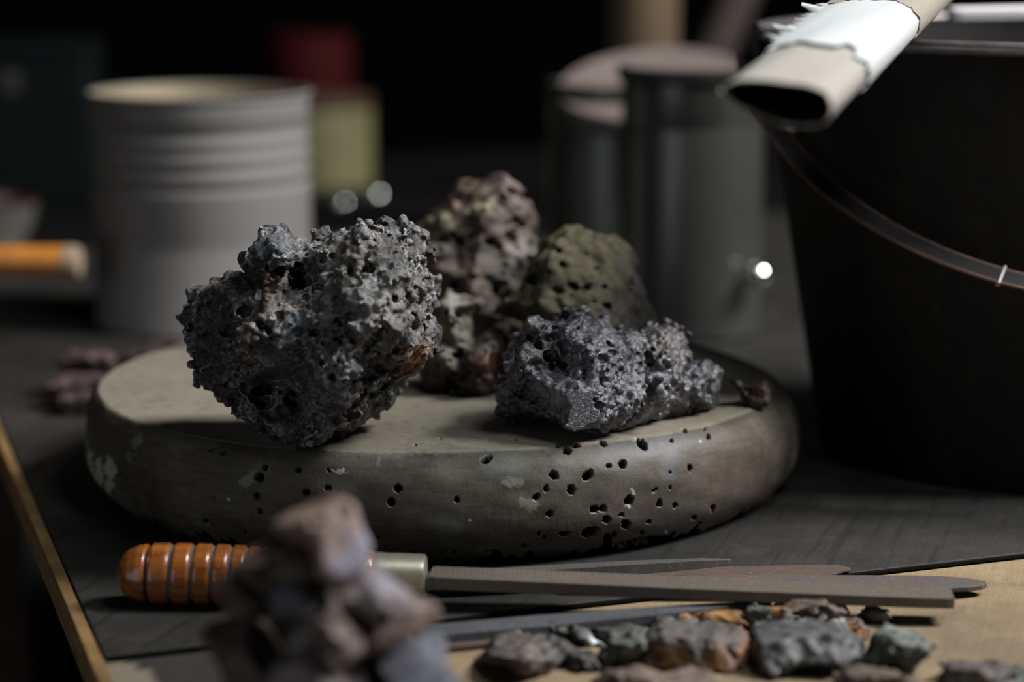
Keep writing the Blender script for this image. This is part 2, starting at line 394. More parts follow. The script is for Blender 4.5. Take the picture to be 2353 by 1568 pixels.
prism([bp(-.007, -.52), bp(-.0002, -.52), bp(-.0002, 1.33), bp(-.007, 1.33)], -.020, -.0015, 'edge_lipping', M['edge_wood'], bench)['label'] = 'bare yellowish wooden edge strip'
M['bench_frame'] = plain('brown_bench_frame', lin(60, 42, 32), .8, 0, .3, 12)
for n0, n1, s0 in ((-.50, -.44, .02), (1.28, 1.34, .02), (-.50, -.44, wid - .08), (1.28, 1.34, wid - .08)):
    prism([bp(s0, n0), bp(s0 + .06, n0), bp(s0 + .06, n1), bp(s0, n1)], -.8, -.018, 'leg', M['bench_frame'], bench)
prism([bp(.03, -.42), bp(.06, -.42), bp(.06, 1.28), bp(.03, 1.28)], -.10, -.018, 'apron', M['bench_frame'], bench)
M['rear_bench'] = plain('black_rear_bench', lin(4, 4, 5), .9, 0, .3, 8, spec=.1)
rear = empty('rear_bench', (.1, 3.1, -.8), 'near black second bench farther back that carries the dim tins', 'workbench')
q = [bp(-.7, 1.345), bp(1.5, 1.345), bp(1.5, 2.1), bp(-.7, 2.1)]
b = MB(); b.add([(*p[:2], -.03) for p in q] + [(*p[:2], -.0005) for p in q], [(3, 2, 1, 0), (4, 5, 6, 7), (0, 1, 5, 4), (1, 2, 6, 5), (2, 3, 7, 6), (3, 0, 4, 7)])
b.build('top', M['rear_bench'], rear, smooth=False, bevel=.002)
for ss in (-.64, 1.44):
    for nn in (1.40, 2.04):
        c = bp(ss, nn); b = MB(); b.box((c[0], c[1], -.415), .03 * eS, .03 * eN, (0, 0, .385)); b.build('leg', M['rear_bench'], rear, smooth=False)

# ------------------------------------------------------------------ round wooden block with worm holes
DC = np.array([-.041, 1.43])
def disk():
    th_f = np.arange(-math.pi - .25, .25, .0023); th_b = np.linspace(.25, math.pi - .25, 150)[1:-1]
    th = np.concatenate([th_f, th_b]); n = len(th)
    def smooth(a, b, x): t = np.clip((x - a) / (b - a), 0, 1); return t * t * (3 - 2 * t)
    rgt = smooth(-.9, .3, np.cos(th)) * .012                       # the shoulder is worn rounder on the right
    rows = []
    topr = .2030 - rgt; zb, rb = .027, .2128
    for q in np.concatenate([np.linspace(0.0, .7, 8)[1:], np.linspace(.7, 1, 70)[1:]]): rows.append((topr * q, np.full(n, .060)))
    for a in np.linspace(0, math.pi / 2, 66)[1:]:                   # rounded upper side
        rows.append((topr + (rb - topr) * math.sin(a) ** (2 / 2.3), zb + (.060 - zb) * math.cos(a) ** (2 / 2.3)))
    for t in np.linspace(0, 1, 56)[1:]:                             # lower side drawn in towards the foot
        rows.append((rb - .0155 * t ** 2.2, zb * (1 - t)))
    Rr = np.array([np.broadcast_to(r, n) for r, _ in rows]); Z = np.array([np.broadcast_to(z, n) for _, z in rows])
    X = DC[0] + Rr * np.cos(th); Y = DC[1] + Rr * np.sin(th)
    P = np.stack([X, Y, Z], -1).reshape(-1, 3); m = len(rows)
    # outward normals for carving
    G = P.reshape(m, n, 3); du = np.gradient(G, axis=0); dv = np.gradient(G, axis=1); N = np.cross(du, dv); N /= np.linalg.norm(N, axis=-1, keepdims=True) + 1e-12
    radial = np.stack([np.cos(th), np.sin(th), 0 * th], -1)
    sgn = np.sign((N * (radial + np.array([0, 0, .8]))).sum(-1, keepdims=True)); N = (N * sgn).reshape(-1, 3)
    vis = (N * (EYE - P)).sum(1) > 0
    px = project(P)
    rng = np.random.default_rng(11)
    jig = np.stack([np.sin(px[:, 0] * .31 + np.sin(px[:, 1] * .23) * 2), np.cos(px[:, 1] * .37 + np.sin(px[:, 0] * .19) * 2)], 1) * 1.1
    pj = px + jig
    HOLES = [(1118, 1056, 12, 7.5, -32), (1303, 1036, 9, 8.5, 0), (1322, 1025, 10, 4.5, 8), (1384, 1020, 10, 5.5, 22), (1476, 1022, 15, 8, 52), (1461, 1012, 9, 4.5, -15),
             (1571, 992, 6.5, 4, 20), (1617, 988, 4, 4, 0), (1628, 1006, 4.5, 6, 0), (1542, 1014, 4, 4, 0), (1432, 1068, 8, 9, 0), (1399, 1072, 5, 3, 0), (1273, 1094, 9.5, 8.5, 0),
             (1352, 1094, 12.5, 9, -45), (1313, 1127, 8.5, 10, 0), (1255, 1125, 5.5, 7, 0), (1233, 1145, 8, 6, -25), (1586, 1079, 4.5, 6.5, 0), (1446, 1153, 11, 8, -42), (1541, 1123, 3, 3, 0),
             (1516, 1159, 6, 7, 0), (1552, 1165, 4.5, 6, 0), (1639, 1171, 4.5, 8, 0), (1595, 1193, 4.5, 5, 0), (1609, 1205, 4, 4, 0), (1366, 1174, 10, 6.5, 0), (1384, 1172, 9, 6, -12), (1394, 1197, 9, 8, 0),
             (1437, 1208, 10, 9, -40), (1428, 1186, 5, 3, 0), (1263, 1184, 7, 5.5, 0), (1356, 1225, 19, 10, -15), (1299, 1229, 12, 5, -5), (1412, 1230, 5, 5, 0), (1238, 1229, 4, 5, 0), (1251, 1236, 4, 4, 0),
             (1490, 1202, 4.5, 4, 0), (1475, 1226, 4, 4, 0), (1050, 1151, 6.5, 5.5, 0), (1045, 1272, 5, 6, 0), (1019, 1275, 6, 6, 0), (1500, 1244, 46, 9, -4), (1396, 1243, 9, 15, 0), (1440, 1252, 28, 6, -6),
             (609, 1077, 5.5, 6.5, 0), (596, 1098, 9.5, 9.5, 0), (687, 1080, 6.5, 5, 0), (756, 1083, 4, 4, 0), (705, 1133, 8, 7, 0), (753, 1123, 7, 6, 0), (589, 1142, 6.5, 6, 0), (489, 1148, 4.5, 4, 0),
             (598, 1180, 5, 5, 0), (473, 1203, 5, 8.5, -30), (565, 1229, 4, 4, 0), (914, 1124, 8, 8, 0), (899, 1157, 7.5, 8, 0), (490, 1034, 9, 3.5, -25), (513, 1042, 5, 3, -30), (953, 1025, 5, 2, 0), (1009, 1010, 5, 2, 0),
             (870, 1240, 5, 4, 0), (818, 1215, 4, 5, 0), (1208, 1255, 10, 4, -8), (1130, 1268, 14, 4, -4), (1540, 1088, 2.5, 3, 0), (1506, 1128, 9, 2, -30), (1281, 1027, 4, 2.5, 0), (1120, 1015, 5, 1.5, 0), (1180, 1012, 9, 1.4, 0)]
    depth = np.zeros(len(P))
    for cx, cy, rx, ry, rot in HOLES:
        depth = np.maximum(depth, np.clip(ell(pj, cx, cy, rx * 1.06, ry * 1.06, rot, .22), 0, 1) * min(.010, .004 + .0006 * min(rx, ry)))
    # broken lower edge
    zz = P[:, 2]; ang = np.tile(th, m)
    rag = np.clip((np.sin(ang * 61) + np.sin(ang * 147 + 1) * .7 + np.sin(ang * 23 + 2)) * .0028 + .003, 0, .009)
    depth = np.maximum(depth, np.where(zz < rag, np.clip((rag - zz) * 1.2, 0, .006), 0))
    depth *= vis
    for f, am in ((37, .00012), (83, .00008), (11, .0003)): P += N * (am * np.sin(ang * f * .37 + zz * f * 6) * (np.repeat(np.arange(m), n) > 80))[:, None]
    P = P - N * depth[:, None]
    P[:, 2] = np.maximum(P[:, 2], .0)
    base = len(P)
    V = np.concatenate([P, [[DC[0], DC[1], .060], [DC[0], DC[1], 0.0]]])
    ii = np.arange(m * n).reshape(m, n); jj = np.roll(ii, -1, 1)
    Q = np.stack([ii[:-1], ii[1:], jj[1:], jj[:-1]], -1).reshape(-1, 4)
    cap = np.concatenate([np.stack([np.full(n, base), ii[0], jj[0], jj[0]], 1), np.stack([np.full(n, base + 1), jj[-1], ii[-1], ii[-1]], 1)])
    me = bpy.data.meshes.new('wooden_block')
    me.vertices.add(len(V)); me.vertices.foreach_set('co', (V - [DC[0], DC[1], 0]).astype(np.float32).ravel())
    nl = Q.size + len(cap) * 3; me.loops.add(nl); me.loops.foreach_set('vertex_index', np.concatenate([Q.ravel(), cap[:, :3].ravel()]).astype(np.int32))
    me.polygons.add(len(Q) + len(cap)); me.polygons.foreach_set('loop_start', np.concatenate([np.arange(len(Q)) * 4, Q.size + np.arange(len(cap)) * 3]).astype(np.int32))
    me.update(calc_edges=True); me.polygons.foreach_set('use_smooth', np.ones(len(me.polygons), bool)); me.validate()
    o = bpy.data.objects.new('wooden_block', me); COL.objects.link(o); o.location = (DC[0], DC[1], .0004)
    # paint splashes, stains and the largest rock's shade as dark olive bands
    jig2 = np.stack([np.sin(px[:, 0] * .13 + np.sin(px[:, 1] * .17) * 2.2) + .6 * np.sin(px[:, 0] * .47 + px[:, 1] * .3), np.cos(px[:, 1] * .16 + np.sin(px[:, 0] * .11) * 2.5) + .6 * np.sin(px[:, 1] * .5 - px[:, 0] * .33)], 1) * 3.0
    pp = px + jig2; col = np.zeros((len(V), 4), np.float32)
    g1, g2, g3, wh = lin(116, 117, 103), lin(94, 97, 90), lin(92, 95, 102), lin(180, 180, 175)
    gl = lin(150, 150, 132)
    PA = [(205, 1085, 8, 48, 2, gl, .9, .3), (226, 1098, 9, 42, 0, gl, .95, .3), (252, 1078, 12, 26, -10, gl, .95, .3), (252, 1112, 8, 30, 5, gl, .8, .4), (316, 1015, 11, 16, 10, g1, .7, .5), (196, 1050, 6, 60, 3, g1, .6, .5), (293, 1052, 9, 9, 0, g1, .3, .5),
          (573, 1104, 28, 12, -32, g1, .85, .3), (600, 1080, 26, 18, -30, g2, .35, .8), (775, 1085, 20, 5, 2, wh, .75, .3), (870, 1063, 4, 16, 10, g2, .8, .3), (915, 1050, 12, 8, 0, g2, .5, .6), (1160, 1066, 50, 32, 0, g2, .6, .8), (1178, 1108, 28, 12, 5, g1, .7, .4),
          (1212, 1160, 26, 15, 25, g1, .85, .4), (1190, 1150, 34, 16, 0, g2, .45, .7), (1030, 1212, 34, 24, 0, g2, .55, .9), (1035, 1085, 40, 20, 0, g2, .4, .9), (1300, 1075, 24, 40, 0, g2, .35, .9), (1452, 1140, 6, 18, 18, wh, .55, .7), (1446, 1168, 4, 4, 0, wh, .7, .3),
          (1500, 1020, 70, 26, -8, g3, .45, .9), (1540, 1065, 22, 52, 8, g3, .5, .9), (1420, 1040, 60, 26, -6, g3, .4, .9), (770, 1120, 40, 20, 0, g1, .35, .9), (540, 1250, 30, 8, 0, g2, .2, .9),
          (1530, 1224, 3.5, 4.5, 0, wh, 1, .2), (1548, 1234, 6, 4, 20, wh, 1, .2), (1561, 1241, 7, 7, 0, wh, 1, .2), (1609, 1017, 3, 3, 0, wh, .8, .3), (1080, 1198, 3, 3, 0, wh, .9, .3), (525, 1150, 4, 5, 0, wh, .7, .3),
          (1690, 1110, 90, 60, 0, lin(66, 50, 47), .5, .9), (1520, 1150, 90, 60, 0, lin(64, 55, 54), .4, .9), (760, 1012, 340, 22, 2, lin(70, 70, 58), .5, .8), (420, 990, 120, 26, 12, lin(60, 60, 48), .6, .8), (760, 1030, 90, 12, 0, lin(40, 42, 36), .6, .6), (1000, 1035, 300, 9, -1, lin(98, 100, 104), .55, .7),  # olive entries here paint the shade beside the largest rock
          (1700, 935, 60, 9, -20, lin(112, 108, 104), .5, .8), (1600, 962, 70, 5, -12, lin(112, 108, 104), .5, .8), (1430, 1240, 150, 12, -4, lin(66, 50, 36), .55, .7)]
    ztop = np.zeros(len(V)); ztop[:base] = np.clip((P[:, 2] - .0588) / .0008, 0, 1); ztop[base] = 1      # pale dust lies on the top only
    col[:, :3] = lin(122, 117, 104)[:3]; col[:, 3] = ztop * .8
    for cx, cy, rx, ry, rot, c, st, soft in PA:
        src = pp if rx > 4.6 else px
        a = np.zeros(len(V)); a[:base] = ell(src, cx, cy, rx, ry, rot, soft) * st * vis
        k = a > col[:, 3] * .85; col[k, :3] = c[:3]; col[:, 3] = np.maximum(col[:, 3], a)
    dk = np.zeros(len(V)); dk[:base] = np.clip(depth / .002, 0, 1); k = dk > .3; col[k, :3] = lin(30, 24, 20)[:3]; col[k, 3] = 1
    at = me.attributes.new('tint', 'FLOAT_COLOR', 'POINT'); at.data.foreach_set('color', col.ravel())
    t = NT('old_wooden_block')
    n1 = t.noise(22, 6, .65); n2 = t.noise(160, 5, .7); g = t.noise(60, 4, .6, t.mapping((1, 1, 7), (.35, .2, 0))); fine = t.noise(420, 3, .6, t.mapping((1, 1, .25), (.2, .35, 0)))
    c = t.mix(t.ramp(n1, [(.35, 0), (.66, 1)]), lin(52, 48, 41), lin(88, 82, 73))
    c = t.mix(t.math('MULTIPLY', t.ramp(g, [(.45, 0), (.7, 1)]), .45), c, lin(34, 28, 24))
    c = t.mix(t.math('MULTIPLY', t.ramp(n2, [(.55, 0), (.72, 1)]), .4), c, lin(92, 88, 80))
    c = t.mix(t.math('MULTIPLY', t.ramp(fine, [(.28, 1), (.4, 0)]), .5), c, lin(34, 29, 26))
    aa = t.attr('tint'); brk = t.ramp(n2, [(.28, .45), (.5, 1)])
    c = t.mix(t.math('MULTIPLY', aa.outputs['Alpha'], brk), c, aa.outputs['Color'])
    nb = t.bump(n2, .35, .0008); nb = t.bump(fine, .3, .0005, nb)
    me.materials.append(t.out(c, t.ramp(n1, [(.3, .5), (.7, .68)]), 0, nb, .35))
    return o
tag(disk(), 'thick round dark wooden block with worm holes and paint splashes', 'wood block')

# ------------------------------------------------------------------ the rocks on the block
rust = lin(140, 84, 26); ash = lin(126, 124, 122); brown = lin(62, 51, 41); slate = lin(86, 95, 105)
A_OUT = [(398, 742), (420, 712), (442, 716), (452, 680), (490, 668), (520, 650), (560, 662), (596, 640), (612, 622), (604, 612), (578, 604), (582, 584), (610, 574), (622, 540), (644, 534), (668, 560), (694, 572), (706, 598), (716, 572), (722, 540), (748, 548), (790, 528), (826, 516), (862, 520), (884, 512), (918, 522),
         (928, 508), (946, 510), (962, 548), (974, 566), (1006, 570), (1018, 590), (1014, 618), (1032, 640), (1026, 676), (1034, 706), (1012, 736), (1016, 780), (1004, 812), (986, 832), (962, 864), (950, 912), (916, 944), (872, 966), (842, 976), (816, 992), (784, 1026), (764, 1014), (742, 1022),
         (716, 1038), (690, 1028), (676, 1006), (640, 984), (606, 968), (574, 942), (540, 940), (510, 906), (488, 888), (462, 900), (438, 880), (422, 858), (430, 836), (412, 800), (414, 776)]
A_BMP = [(870, 700, 75, .016), (640, 800, 60, .018), (800, 850, 60, .014), (640, 925, 75, -.034), (770, 960, 50, -.016), (480, 850, 50, -.014), (960, 640, 60, .006), (650, 590, 40, .010), (700, 645, 60, -.016), (620, 905, 90, -.020), (560, 740, 90, -.006), (870, 900, 60, -.012), (760, 970, 70, -.002), (720, 740, 70, .008), (930, 760, 50, .006), (820, 560, 60, .006)]
a_rock = rock('slag_rock', A_OUT, 1.276, M['slag_black'], .0006, .050, .052, 3, zrest=.060, R=.8, facets=4, grow=.0012,
     fbm=((.030, .0018), (.0034, .0010), (.0016, .00055)), billow=((.0110, .0018), (.0052, .0014)), ridge=((.019, .0034), (.0080, .0018)),
     lumps=((420, .0009, .0028),), pits=((260, .0012, .0042), (900, .0007, .0020)), bumps=A_BMP,
     holes=((700, 645, 34), (655, 632, 22), (616, 636, 16), (600, 900, 40), (680, 920, 34), (860, 905, 26), (800, 740, 14), (880, 740, 13), (760, 830, 12), (920, 690, 13), (560, 850, 18), (955, 735, 12)),
     tints=((955, 840, 34, rust, 1.0), (975, 810, 22, rust, .8), (560, 730, 120, brown, .8), (620, 700, 80, lin(92, 74, 58), .6), (520, 860, 50, brown, .6), (870, 720, 80, ash, .75), (640, 560, 40, slate, .7), (700, 760, 40, slate, .7), (660, 820, 50, slate, .6), (840, 880, 60, lin(128, 132, 146), .6), (640, 660, 24, lin(110, 66, 34), .7), (950, 660, 40, ash, .6), (820, 610, 70, lin(120, 112, 100), .5)))
tag(a_rock, 'largest rock, craggy black slag with rust flecks tilted on the front of the wooden block', 'rock')

B_OUT = [(1140, 888), (1160, 872), (1178, 868), (1186, 850), (1172, 836), (1180, 790), (1204, 756), (1212, 730), (1232, 720), (1262, 742), (1296, 736), (1320, 720), (1340, 722), (1344, 744), (1382, 752), (1410, 772), (1436, 766), (1470, 770), (1496, 762), (1540, 764), (1566, 782), (1590, 818), (1592, 842), (1626, 840), (1646, 866), (1648, 905), (1658, 930), (1652, 948), (1612, 950), (1585, 966), (1500, 968), (1420, 975), (1400, 985), (1364, 1000), (1330, 996), (1270, 1000), (1190, 996), (1150, 976), (1142, 930)]
b_rock = rock('metallic_rock', B_OUT, 1.332, M['slag_metal'], .00062, .032, .034, 8, zrest=.060, R=.55, tilt=(-.55, 0), grow=.0014, facets=2,
     fbm=((.026, .0020), (.010, .0012), (.004, .0008), (.0018, .00045)), billow=((.008, .0008),),
     lumps=((160, .0012, .0032),), pits=((240, .0008, .0032), (500, .0006, .0014)),
     bumps=((1330, 880, 120, .010), (1260, 820, 60, -.018), (1200, 960, 60, -.016), (1460, 840, 60, -.010), (1520, 900, 90, .006), (1340, 960, 70, .008), (1620, 900, 40, -.002)),
     holes=((1265, 815, 22), (1240, 790, 18), (1290, 838, 14), (1490, 832, 16), (1500, 800, 11), (1395, 790, 10), (1560, 870, 8), (1200, 900, 16)),
     tints=((1530, 770, 50, lin(110, 92, 84), .6), (1300, 905, 90, lin(118, 118, 128), .6), (1350, 800, 60, lin(128, 130, 140), .6), (1210, 960, 60, lin(28, 28, 24), .9), (1240, 810, 50, lin(34, 33, 30), .7)))
tag(b_rock, 'wide low sparkling dark grey metallic rock at the front right of the wooden block', 'rock')

C_OUT = [(1118, 724), (1150, 690), (1180, 668), (1214, 622), (1246, 590), (1272, 560), (1300, 532), (1330, 530), (1360, 548), (1420, 550), (1452, 580), (1464, 622), (1490, 650), (1498, 690), (1514, 715), (1516, 770), (1500, 850), (1440, 872), (1300, 872), (1200, 800), (1190, 750), (1150, 742)]
c_rock = rock('pumice_rock', C_OUT, 1.435, M['slag_olive'], .0010, .050, .040, 21, zrest=.060, R=.7, facets=4,
     fbm=((.03, .0022), (.010, .0012), (.0035, .0007)), ridge=((.012, .0014),), billow=((.008, .0012),), pits=((30, .0012, .003), (160, .0008, .0018)),
     bumps=((1250, 800, 80, -.024), (1360, 620, 90, .006), (1300, 720, 90, .014), (1310, 672, 70, -.012)),
     holes=((1225, 645, 15), (1290, 610, 9), (1370, 618, 8), (1260, 628, 7), (1353, 636, 8), (1390, 660, 11), (1320, 665, 15), (1285, 670, 13), (1345, 665, 11), (1392, 710, 17), (1310, 738, 20), (1250, 750, 24), (1285, 580, 10), (1450, 670, 12)),
     tints=((1485, 640, 50, lin(92, 88, 92), 1.2), (1460, 760, 80, lin(88, 84, 87), 1.1), (1140, 715, 24, lin(150, 140, 122), .8)))
tag(c_rock, 'olive grey pumice-like rock with round holes behind the metallic rock', 'rock')

D_OUT = [(958, 520), (984, 470), (998, 425), (1040, 420), (1090, 418), (1130, 408), (1162, 404), (1196, 424), (1212, 470), (1236, 510), (1250, 560), (1246, 600), (1215, 650), (1190, 800), (1020, 810), (1000, 690), (1010, 640), (960, 600)]
d_rock = rock('scoria_rock', D_OUT, 1.525, M['slag_brown'], .0011, .045, .040, 31, zrest=.060, R=.75, facets=4,
     fbm=((.03, .0025), (.012, .0022), (.0055, .0012)), billow=((.012, .0018),), pits=((120, .002, .006), (200, .001, .003)), lumps=((60, .002, .005),),
     holes=((1160, 460, 15), (1200, 520, 12), (1060, 555, 16), (1130, 560, 14), (1090, 545, 11), (1150, 660, 22), (1060, 670, 24)),
     tints=((1030, 440, 60, lin(104, 80, 70), .9), (1105, 465, 26, lin(176, 168, 140), .8), (1025, 500, 18, lin(170, 166, 140), .7), (1180, 440, 40, lin(120, 104, 104), .7), (1195, 575, 34, lin(150, 142, 138), .7), (1000, 530, 40, lin(96, 92, 60), .6)))
tag(d_rock, 'tallest rock at the back of the wooden block, brown scoria with pale flecks', 'rock')

E_OUT = [(1000, 690), (1030, 664), (1062, 676), (1100, 684), (1112, 698), (1090, 716), (1072, 726), (1078, 760), (1090, 788), (1120, 782), (1146, 790), (1158, 830), (1162, 870), (1150, 902), (1100, 912), (1030, 910), (985, 896), (975, 850), (990, 790)]
e_rock = rock('two_tone_rock', E_OUT, 1.425, M['slag_rust'], .0009, .026, .028, 41, zrest=.060, R=.75,
     fbm=((.02, .0018), (.009, .0014), (.004, .0007)), billow=((.009, .0012),), pits=((90, .001, .004), (160, .0008, .002)),
     holes=((1090, 745, 20), (1060, 815, 14), (1110, 860, 16), (1030, 720, 8), (1040, 880, 16)),
     tints=((1045, 690, 46, lin(116, 115, 107), 1), (1040, 760, 55, lin(106, 101, 90), 1), (1010, 810, 40, lin(112, 106, 88), .8), (1115, 830, 26, lin(80, 44, 26), .8), (1070, 880, 40, lin(36, 28, 24), .7)))
tag(e_rock, 'small rock between the two front rocks, pale grey above and rusty brown below', 'rock')

G_OUT = [(1686, 884), (1702, 880), (1718, 888), (1738, 884), (1756, 882), (1766, 898), (1762, 922), (1752, 932), (1724, 932), (1704, 926), (1698, 904)]
g_rock = rock('slag_crumb', G_OUT, 1.379, M['slag_rust'], .0006, .008, .008, 51, zrest=.060, R=.8, fbm=((.008, .0012), (.003, .0006)), pits=((30, .0008, .003),), holes=((1712, 890, 8),), tints=((1700, 905, 20, lin(26, 22, 20), .9),))
tag(g_rock, 'tiny dark rusty crumb alone near the right rim of the wooden block', 'rock')

# ------------------------------------------------------------------ file with turned handle and the loose blades
ax0, ax1 = at_z(268, 1318, .0155), at_z(987, 1326, .0155)
fdir = (ax1 - ax0) / np.linalg.norm(ax1 - ax0); Lh = np.linalg.norm(ax1 - ax0)
file_o = empty('hand_file', (ax0 + ax1) / 2 * np.array([1, 1, 0]), 'long flat metal file with ringed orange wooden handle lying in front of the wooden block', 'file')
t = NT('varnished_handle'); v = t.mapping((1, 1, 1), (0, 0, -math.atan2(fdir[1], fdir[0])))
g = t.n.new('ShaderNodeMapping'); g.inputs['Scale'].default_value = (.12, 1, 1); t.link(v, g.inputs[0])
n = t.noise(220, 4, .6, g.outputs[0]); c = t.mix(t.ramp(n, [(.35, 0), (.65, 1)]), lin(96, 48, 18), lin(142, 84, 34)); c = t.mix(t.ramp(t.noise(900, 2, .5), [(.62, 0), (.72, .5)]), c, lin(150, 130, 110))
M['varnish'] = t.out(c, .3, 0, None, .5, .5)
M['groove'] = plain('dusty_groove', lin(84, 78, 75), .8, 0, .2, 200)
M['ferrule'] = plain('dull_ferrule', lin(196, 192, 172), .38, .85, .12, 60, .1)
Lf = Lh * .166; Lw = Lh - Lf
def hr(x):      # radius of the turned handle along its length
    x /= Lw
    pts = [(0, .0), (.008, .0052), (.025, .0092), (.05, .0120), (.09, .0142), (.14, .0152), (.25, .0154), (.40, .0150), (.55, .0142), (.68, .0130), (.78, .0124), (.88, .0130), (.95, .0138), (.985, .0126), (1, .0105)]
    return float(np.interp(x, [p[0] for p in pts], [p[1] for p in pts]))
grooves = [(p - 268) / (987 - 268) * Lh for p in (345, 399, 448, 494, 535, 571, 600, 628)]
cuts = [0.0] + grooves + [Lw]
for i in range(len(cuts) - 1):
    x0, x1 = cuts[i] + (.0009 if i else 0), cuts[i + 1] - (.0009 if i < len(cuts) - 2 else 0)
    xs = np.linspace(x0, x1, 22 if i in (0, len(cuts) - 2) else 9)
    prof = [(max(hr(x) - .0007 * (1 if (k == 0 and i) or (k == len(xs) - 1 and i < len(cuts) - 2) else 0), .0002), x) for k, x in enumerate(xs)]
    b = MB(); b.lathe(prof, ax0, fdir, 72); o = b.build('handle_ring' if i else 'handle_end', M['varnish'], file_o, ax0, angle=60)
    if i == len(cuts) - 2: o.name = 'handle_neck'
b = MB(); b.lathe([(.004, .004), (.0108, .012)] + [(hr(x) - .0013, x) for x in np.linspace(.02, Lw * .97, 30)], ax0, fdir, 48)
b.build('handle_core', M['groove'], file_o, ax0)
b = MB(); p1 = ax0 + fdir * Lw * .985
b.lathe([(.0100, 0), (.0118, .0006), (.0118, .004), (.0114, .006), (.0112, Lf * .9), (.0108, Lf * .985), (.0098, Lf * 1.01), (.004, Lf * 1.01)], p1, fdir, 72)
b.build('ferrule', M['ferrule'], file_o, ax0, angle=35)
def steel(name, base, tint, tintamt, rough=.45, metal=.25, teeth=None):
    t = NT(name); n = t.noise(55, 6, .7); f = t.noise(420, 3, .7)
    c = t.mix(t.ramp(n, [(.4, 0), (.62, tintamt)]), base, tint); c = t.mix(t.ramp(f, [(.6, 0), (.75, .35)]), c, lin(150, 140, 130))
    nb = t.bump(f, .25, .0004)
    if teeth:
        w = t.n.new('ShaderNodeTexWave'); w.bands_direction = 'X'; w.inputs['Scale'].default_value = 230; w.inputs['Distortion'].default_value = .3; t.link(t.tc.outputs['Object'], w.inputs[0])
        nb = t.bump(w.outputs['Fac'], teeth, .0006, nb)
    return t.out(c, t.ramp(f, [(.3, rough), (.7, min(1, rough + .2))]), metal, nb, .5)
M['steel_file'] = steel('brown_grey_file_steel', lin(88, 82, 75), lin(86, 74, 60), .5, .5, .25, .55)
M['steel_dark'] = steel('blue_black_steel', lin(80, 83, 88), lin(62, 63, 68), .5, .42, .3)
M['steel_grey'] = steel('grey_steel', lin(74, 72, 69), lin(62, 60, 58), .5, .5, .25)
M['steel_rust'] = steel('rusted_steel', lin(58, 49, 44), lin(76, 54, 40), .8, .8, .0)
M['steel_rustblue'] = steel('half_rusted_steel', lin(68, 68, 70), lin(88, 68, 58), .9, .6, .2)
def blade(name, mat, A, B, widths, thick, parent=None, loc=None, roll=0.0, bevel=.0005, tipshape=None):
    """flat bar from A to B (world points of its centre line); widths = [(t, left half width, right half width)]"""
    A, B = np.asarray(A, float), np.asarray(B, float); ux = (B - A) / np.linalg.norm(B - A); uy = np.cross([0, 0, 1], ux); uy /= np.linalg.norm(uy); uz = np.cross(ux, uy)
    uy, uz = uy * math.cos(roll) + uz * math.sin(roll), uz * math.cos(roll) - uy * math.sin(roll)
    L = np.linalg.norm(B - A); rings = []
    for t_, wl, wr in widths:
        c = A + ux * L * t_; th = thick(t_) if callable(thick) else thick
        rings.append([c + uy * wl + uz * th / 2, c + uy * wl - uz * th / 2, c - uy * wr - uz * th / 2, c - uy * wr + uz * th / 2])
    b = MB(); b.sweep(rings); return b.build(name, mat, parent, loc if loc is not None else (A + B) / 2, smooth=False, bevel=bevel)
tipP = at_z(2189, 1376, .0085); st = ax1 + fdir * .0005 + np.array([0, 0, -.0004])
blade('blade', M['steel_file'], st, tipP, [(0, .0085, .0085), (.01, .0098, .0098), (.5, .0110, .0110), (.93, .0100, .0100), (.985, .0092, .0092), (1, .0080, .0084)], lambda t_: .0066 - .0012 * t_, file_o, ax0)
x2a, x2b = at_z(850, 1342, .0075), at_z(1680, 1291, .0095)
tag(blade('needle_blade', M['steel_grey'], x2a, x2b, [(0, .006, .006), (.3, .0075, .0075), (.7, .0058, .0058), (.92, .0032, .0032), (.99, .0010, .0012), (1, .0002, .0004)], lambda q: .0056 * (1 - .55 * q ** 12), roll=-.10), 'dark tapering steel blade touching the block foot behind the long file', 'blade')
x3a, x3b = at_z(1100, 1330, .0010), at_z(1956, 1312, .0012)
tag(blade('rusty_strip', M['steel_rust'], x3a, x3b, [(0, .009, .009), (.6, .0105, .0105), (.93, .0105, .0095), (.975, .009, .002), (1, .0035, .0)], .0016), 'thin rusty strip with angular tip under the tapering dark blade', 'blade')
x4a, x4b = at_z(1300, 1341, .0035), at_z(2266, 1344, .0020)
tag(blade('rounded_blade', M['steel_rustblue'], x4a, x4b, [(0, .010, .010), (.5, .0125, .0125), (.82, .0125, .0122), (.90, .0115, .0105), (.95, .0090, .0085), (.985, .0050, .0055), (1, .0010, .0015)], .0026), 'rusty flat blade with rounded tip reaching farthest right beside the long file', 'blade')
x5a, x5b = at_z(955, 1462, .002), at_z(1762, 1391, .004)
tag(blade('pointed_blade', M['steel_dark'], x5a, x5b, [(0, .0088, .0088), (.35, .0088, .0088), (.65, .0066, .0066), (.88, .0036, .0036), (.98, .0012, .0012), (1, .0003, .0003)], .0046), 'blue grey pointed blade in front of the long file beside the chips', 'blade')
x6a, x6b = at_z(930, 1496, -.001), at_z(1275, 1458, -.001)
tag(blade('rusty_offcut', M['steel_rust'], x6a, x6b, [(0, .005, .005), (.8, .0055, .0055), (1, .003, .004)], .0024), 'narrow reddish metal strip below the blue grey pointed blade', 'blade')

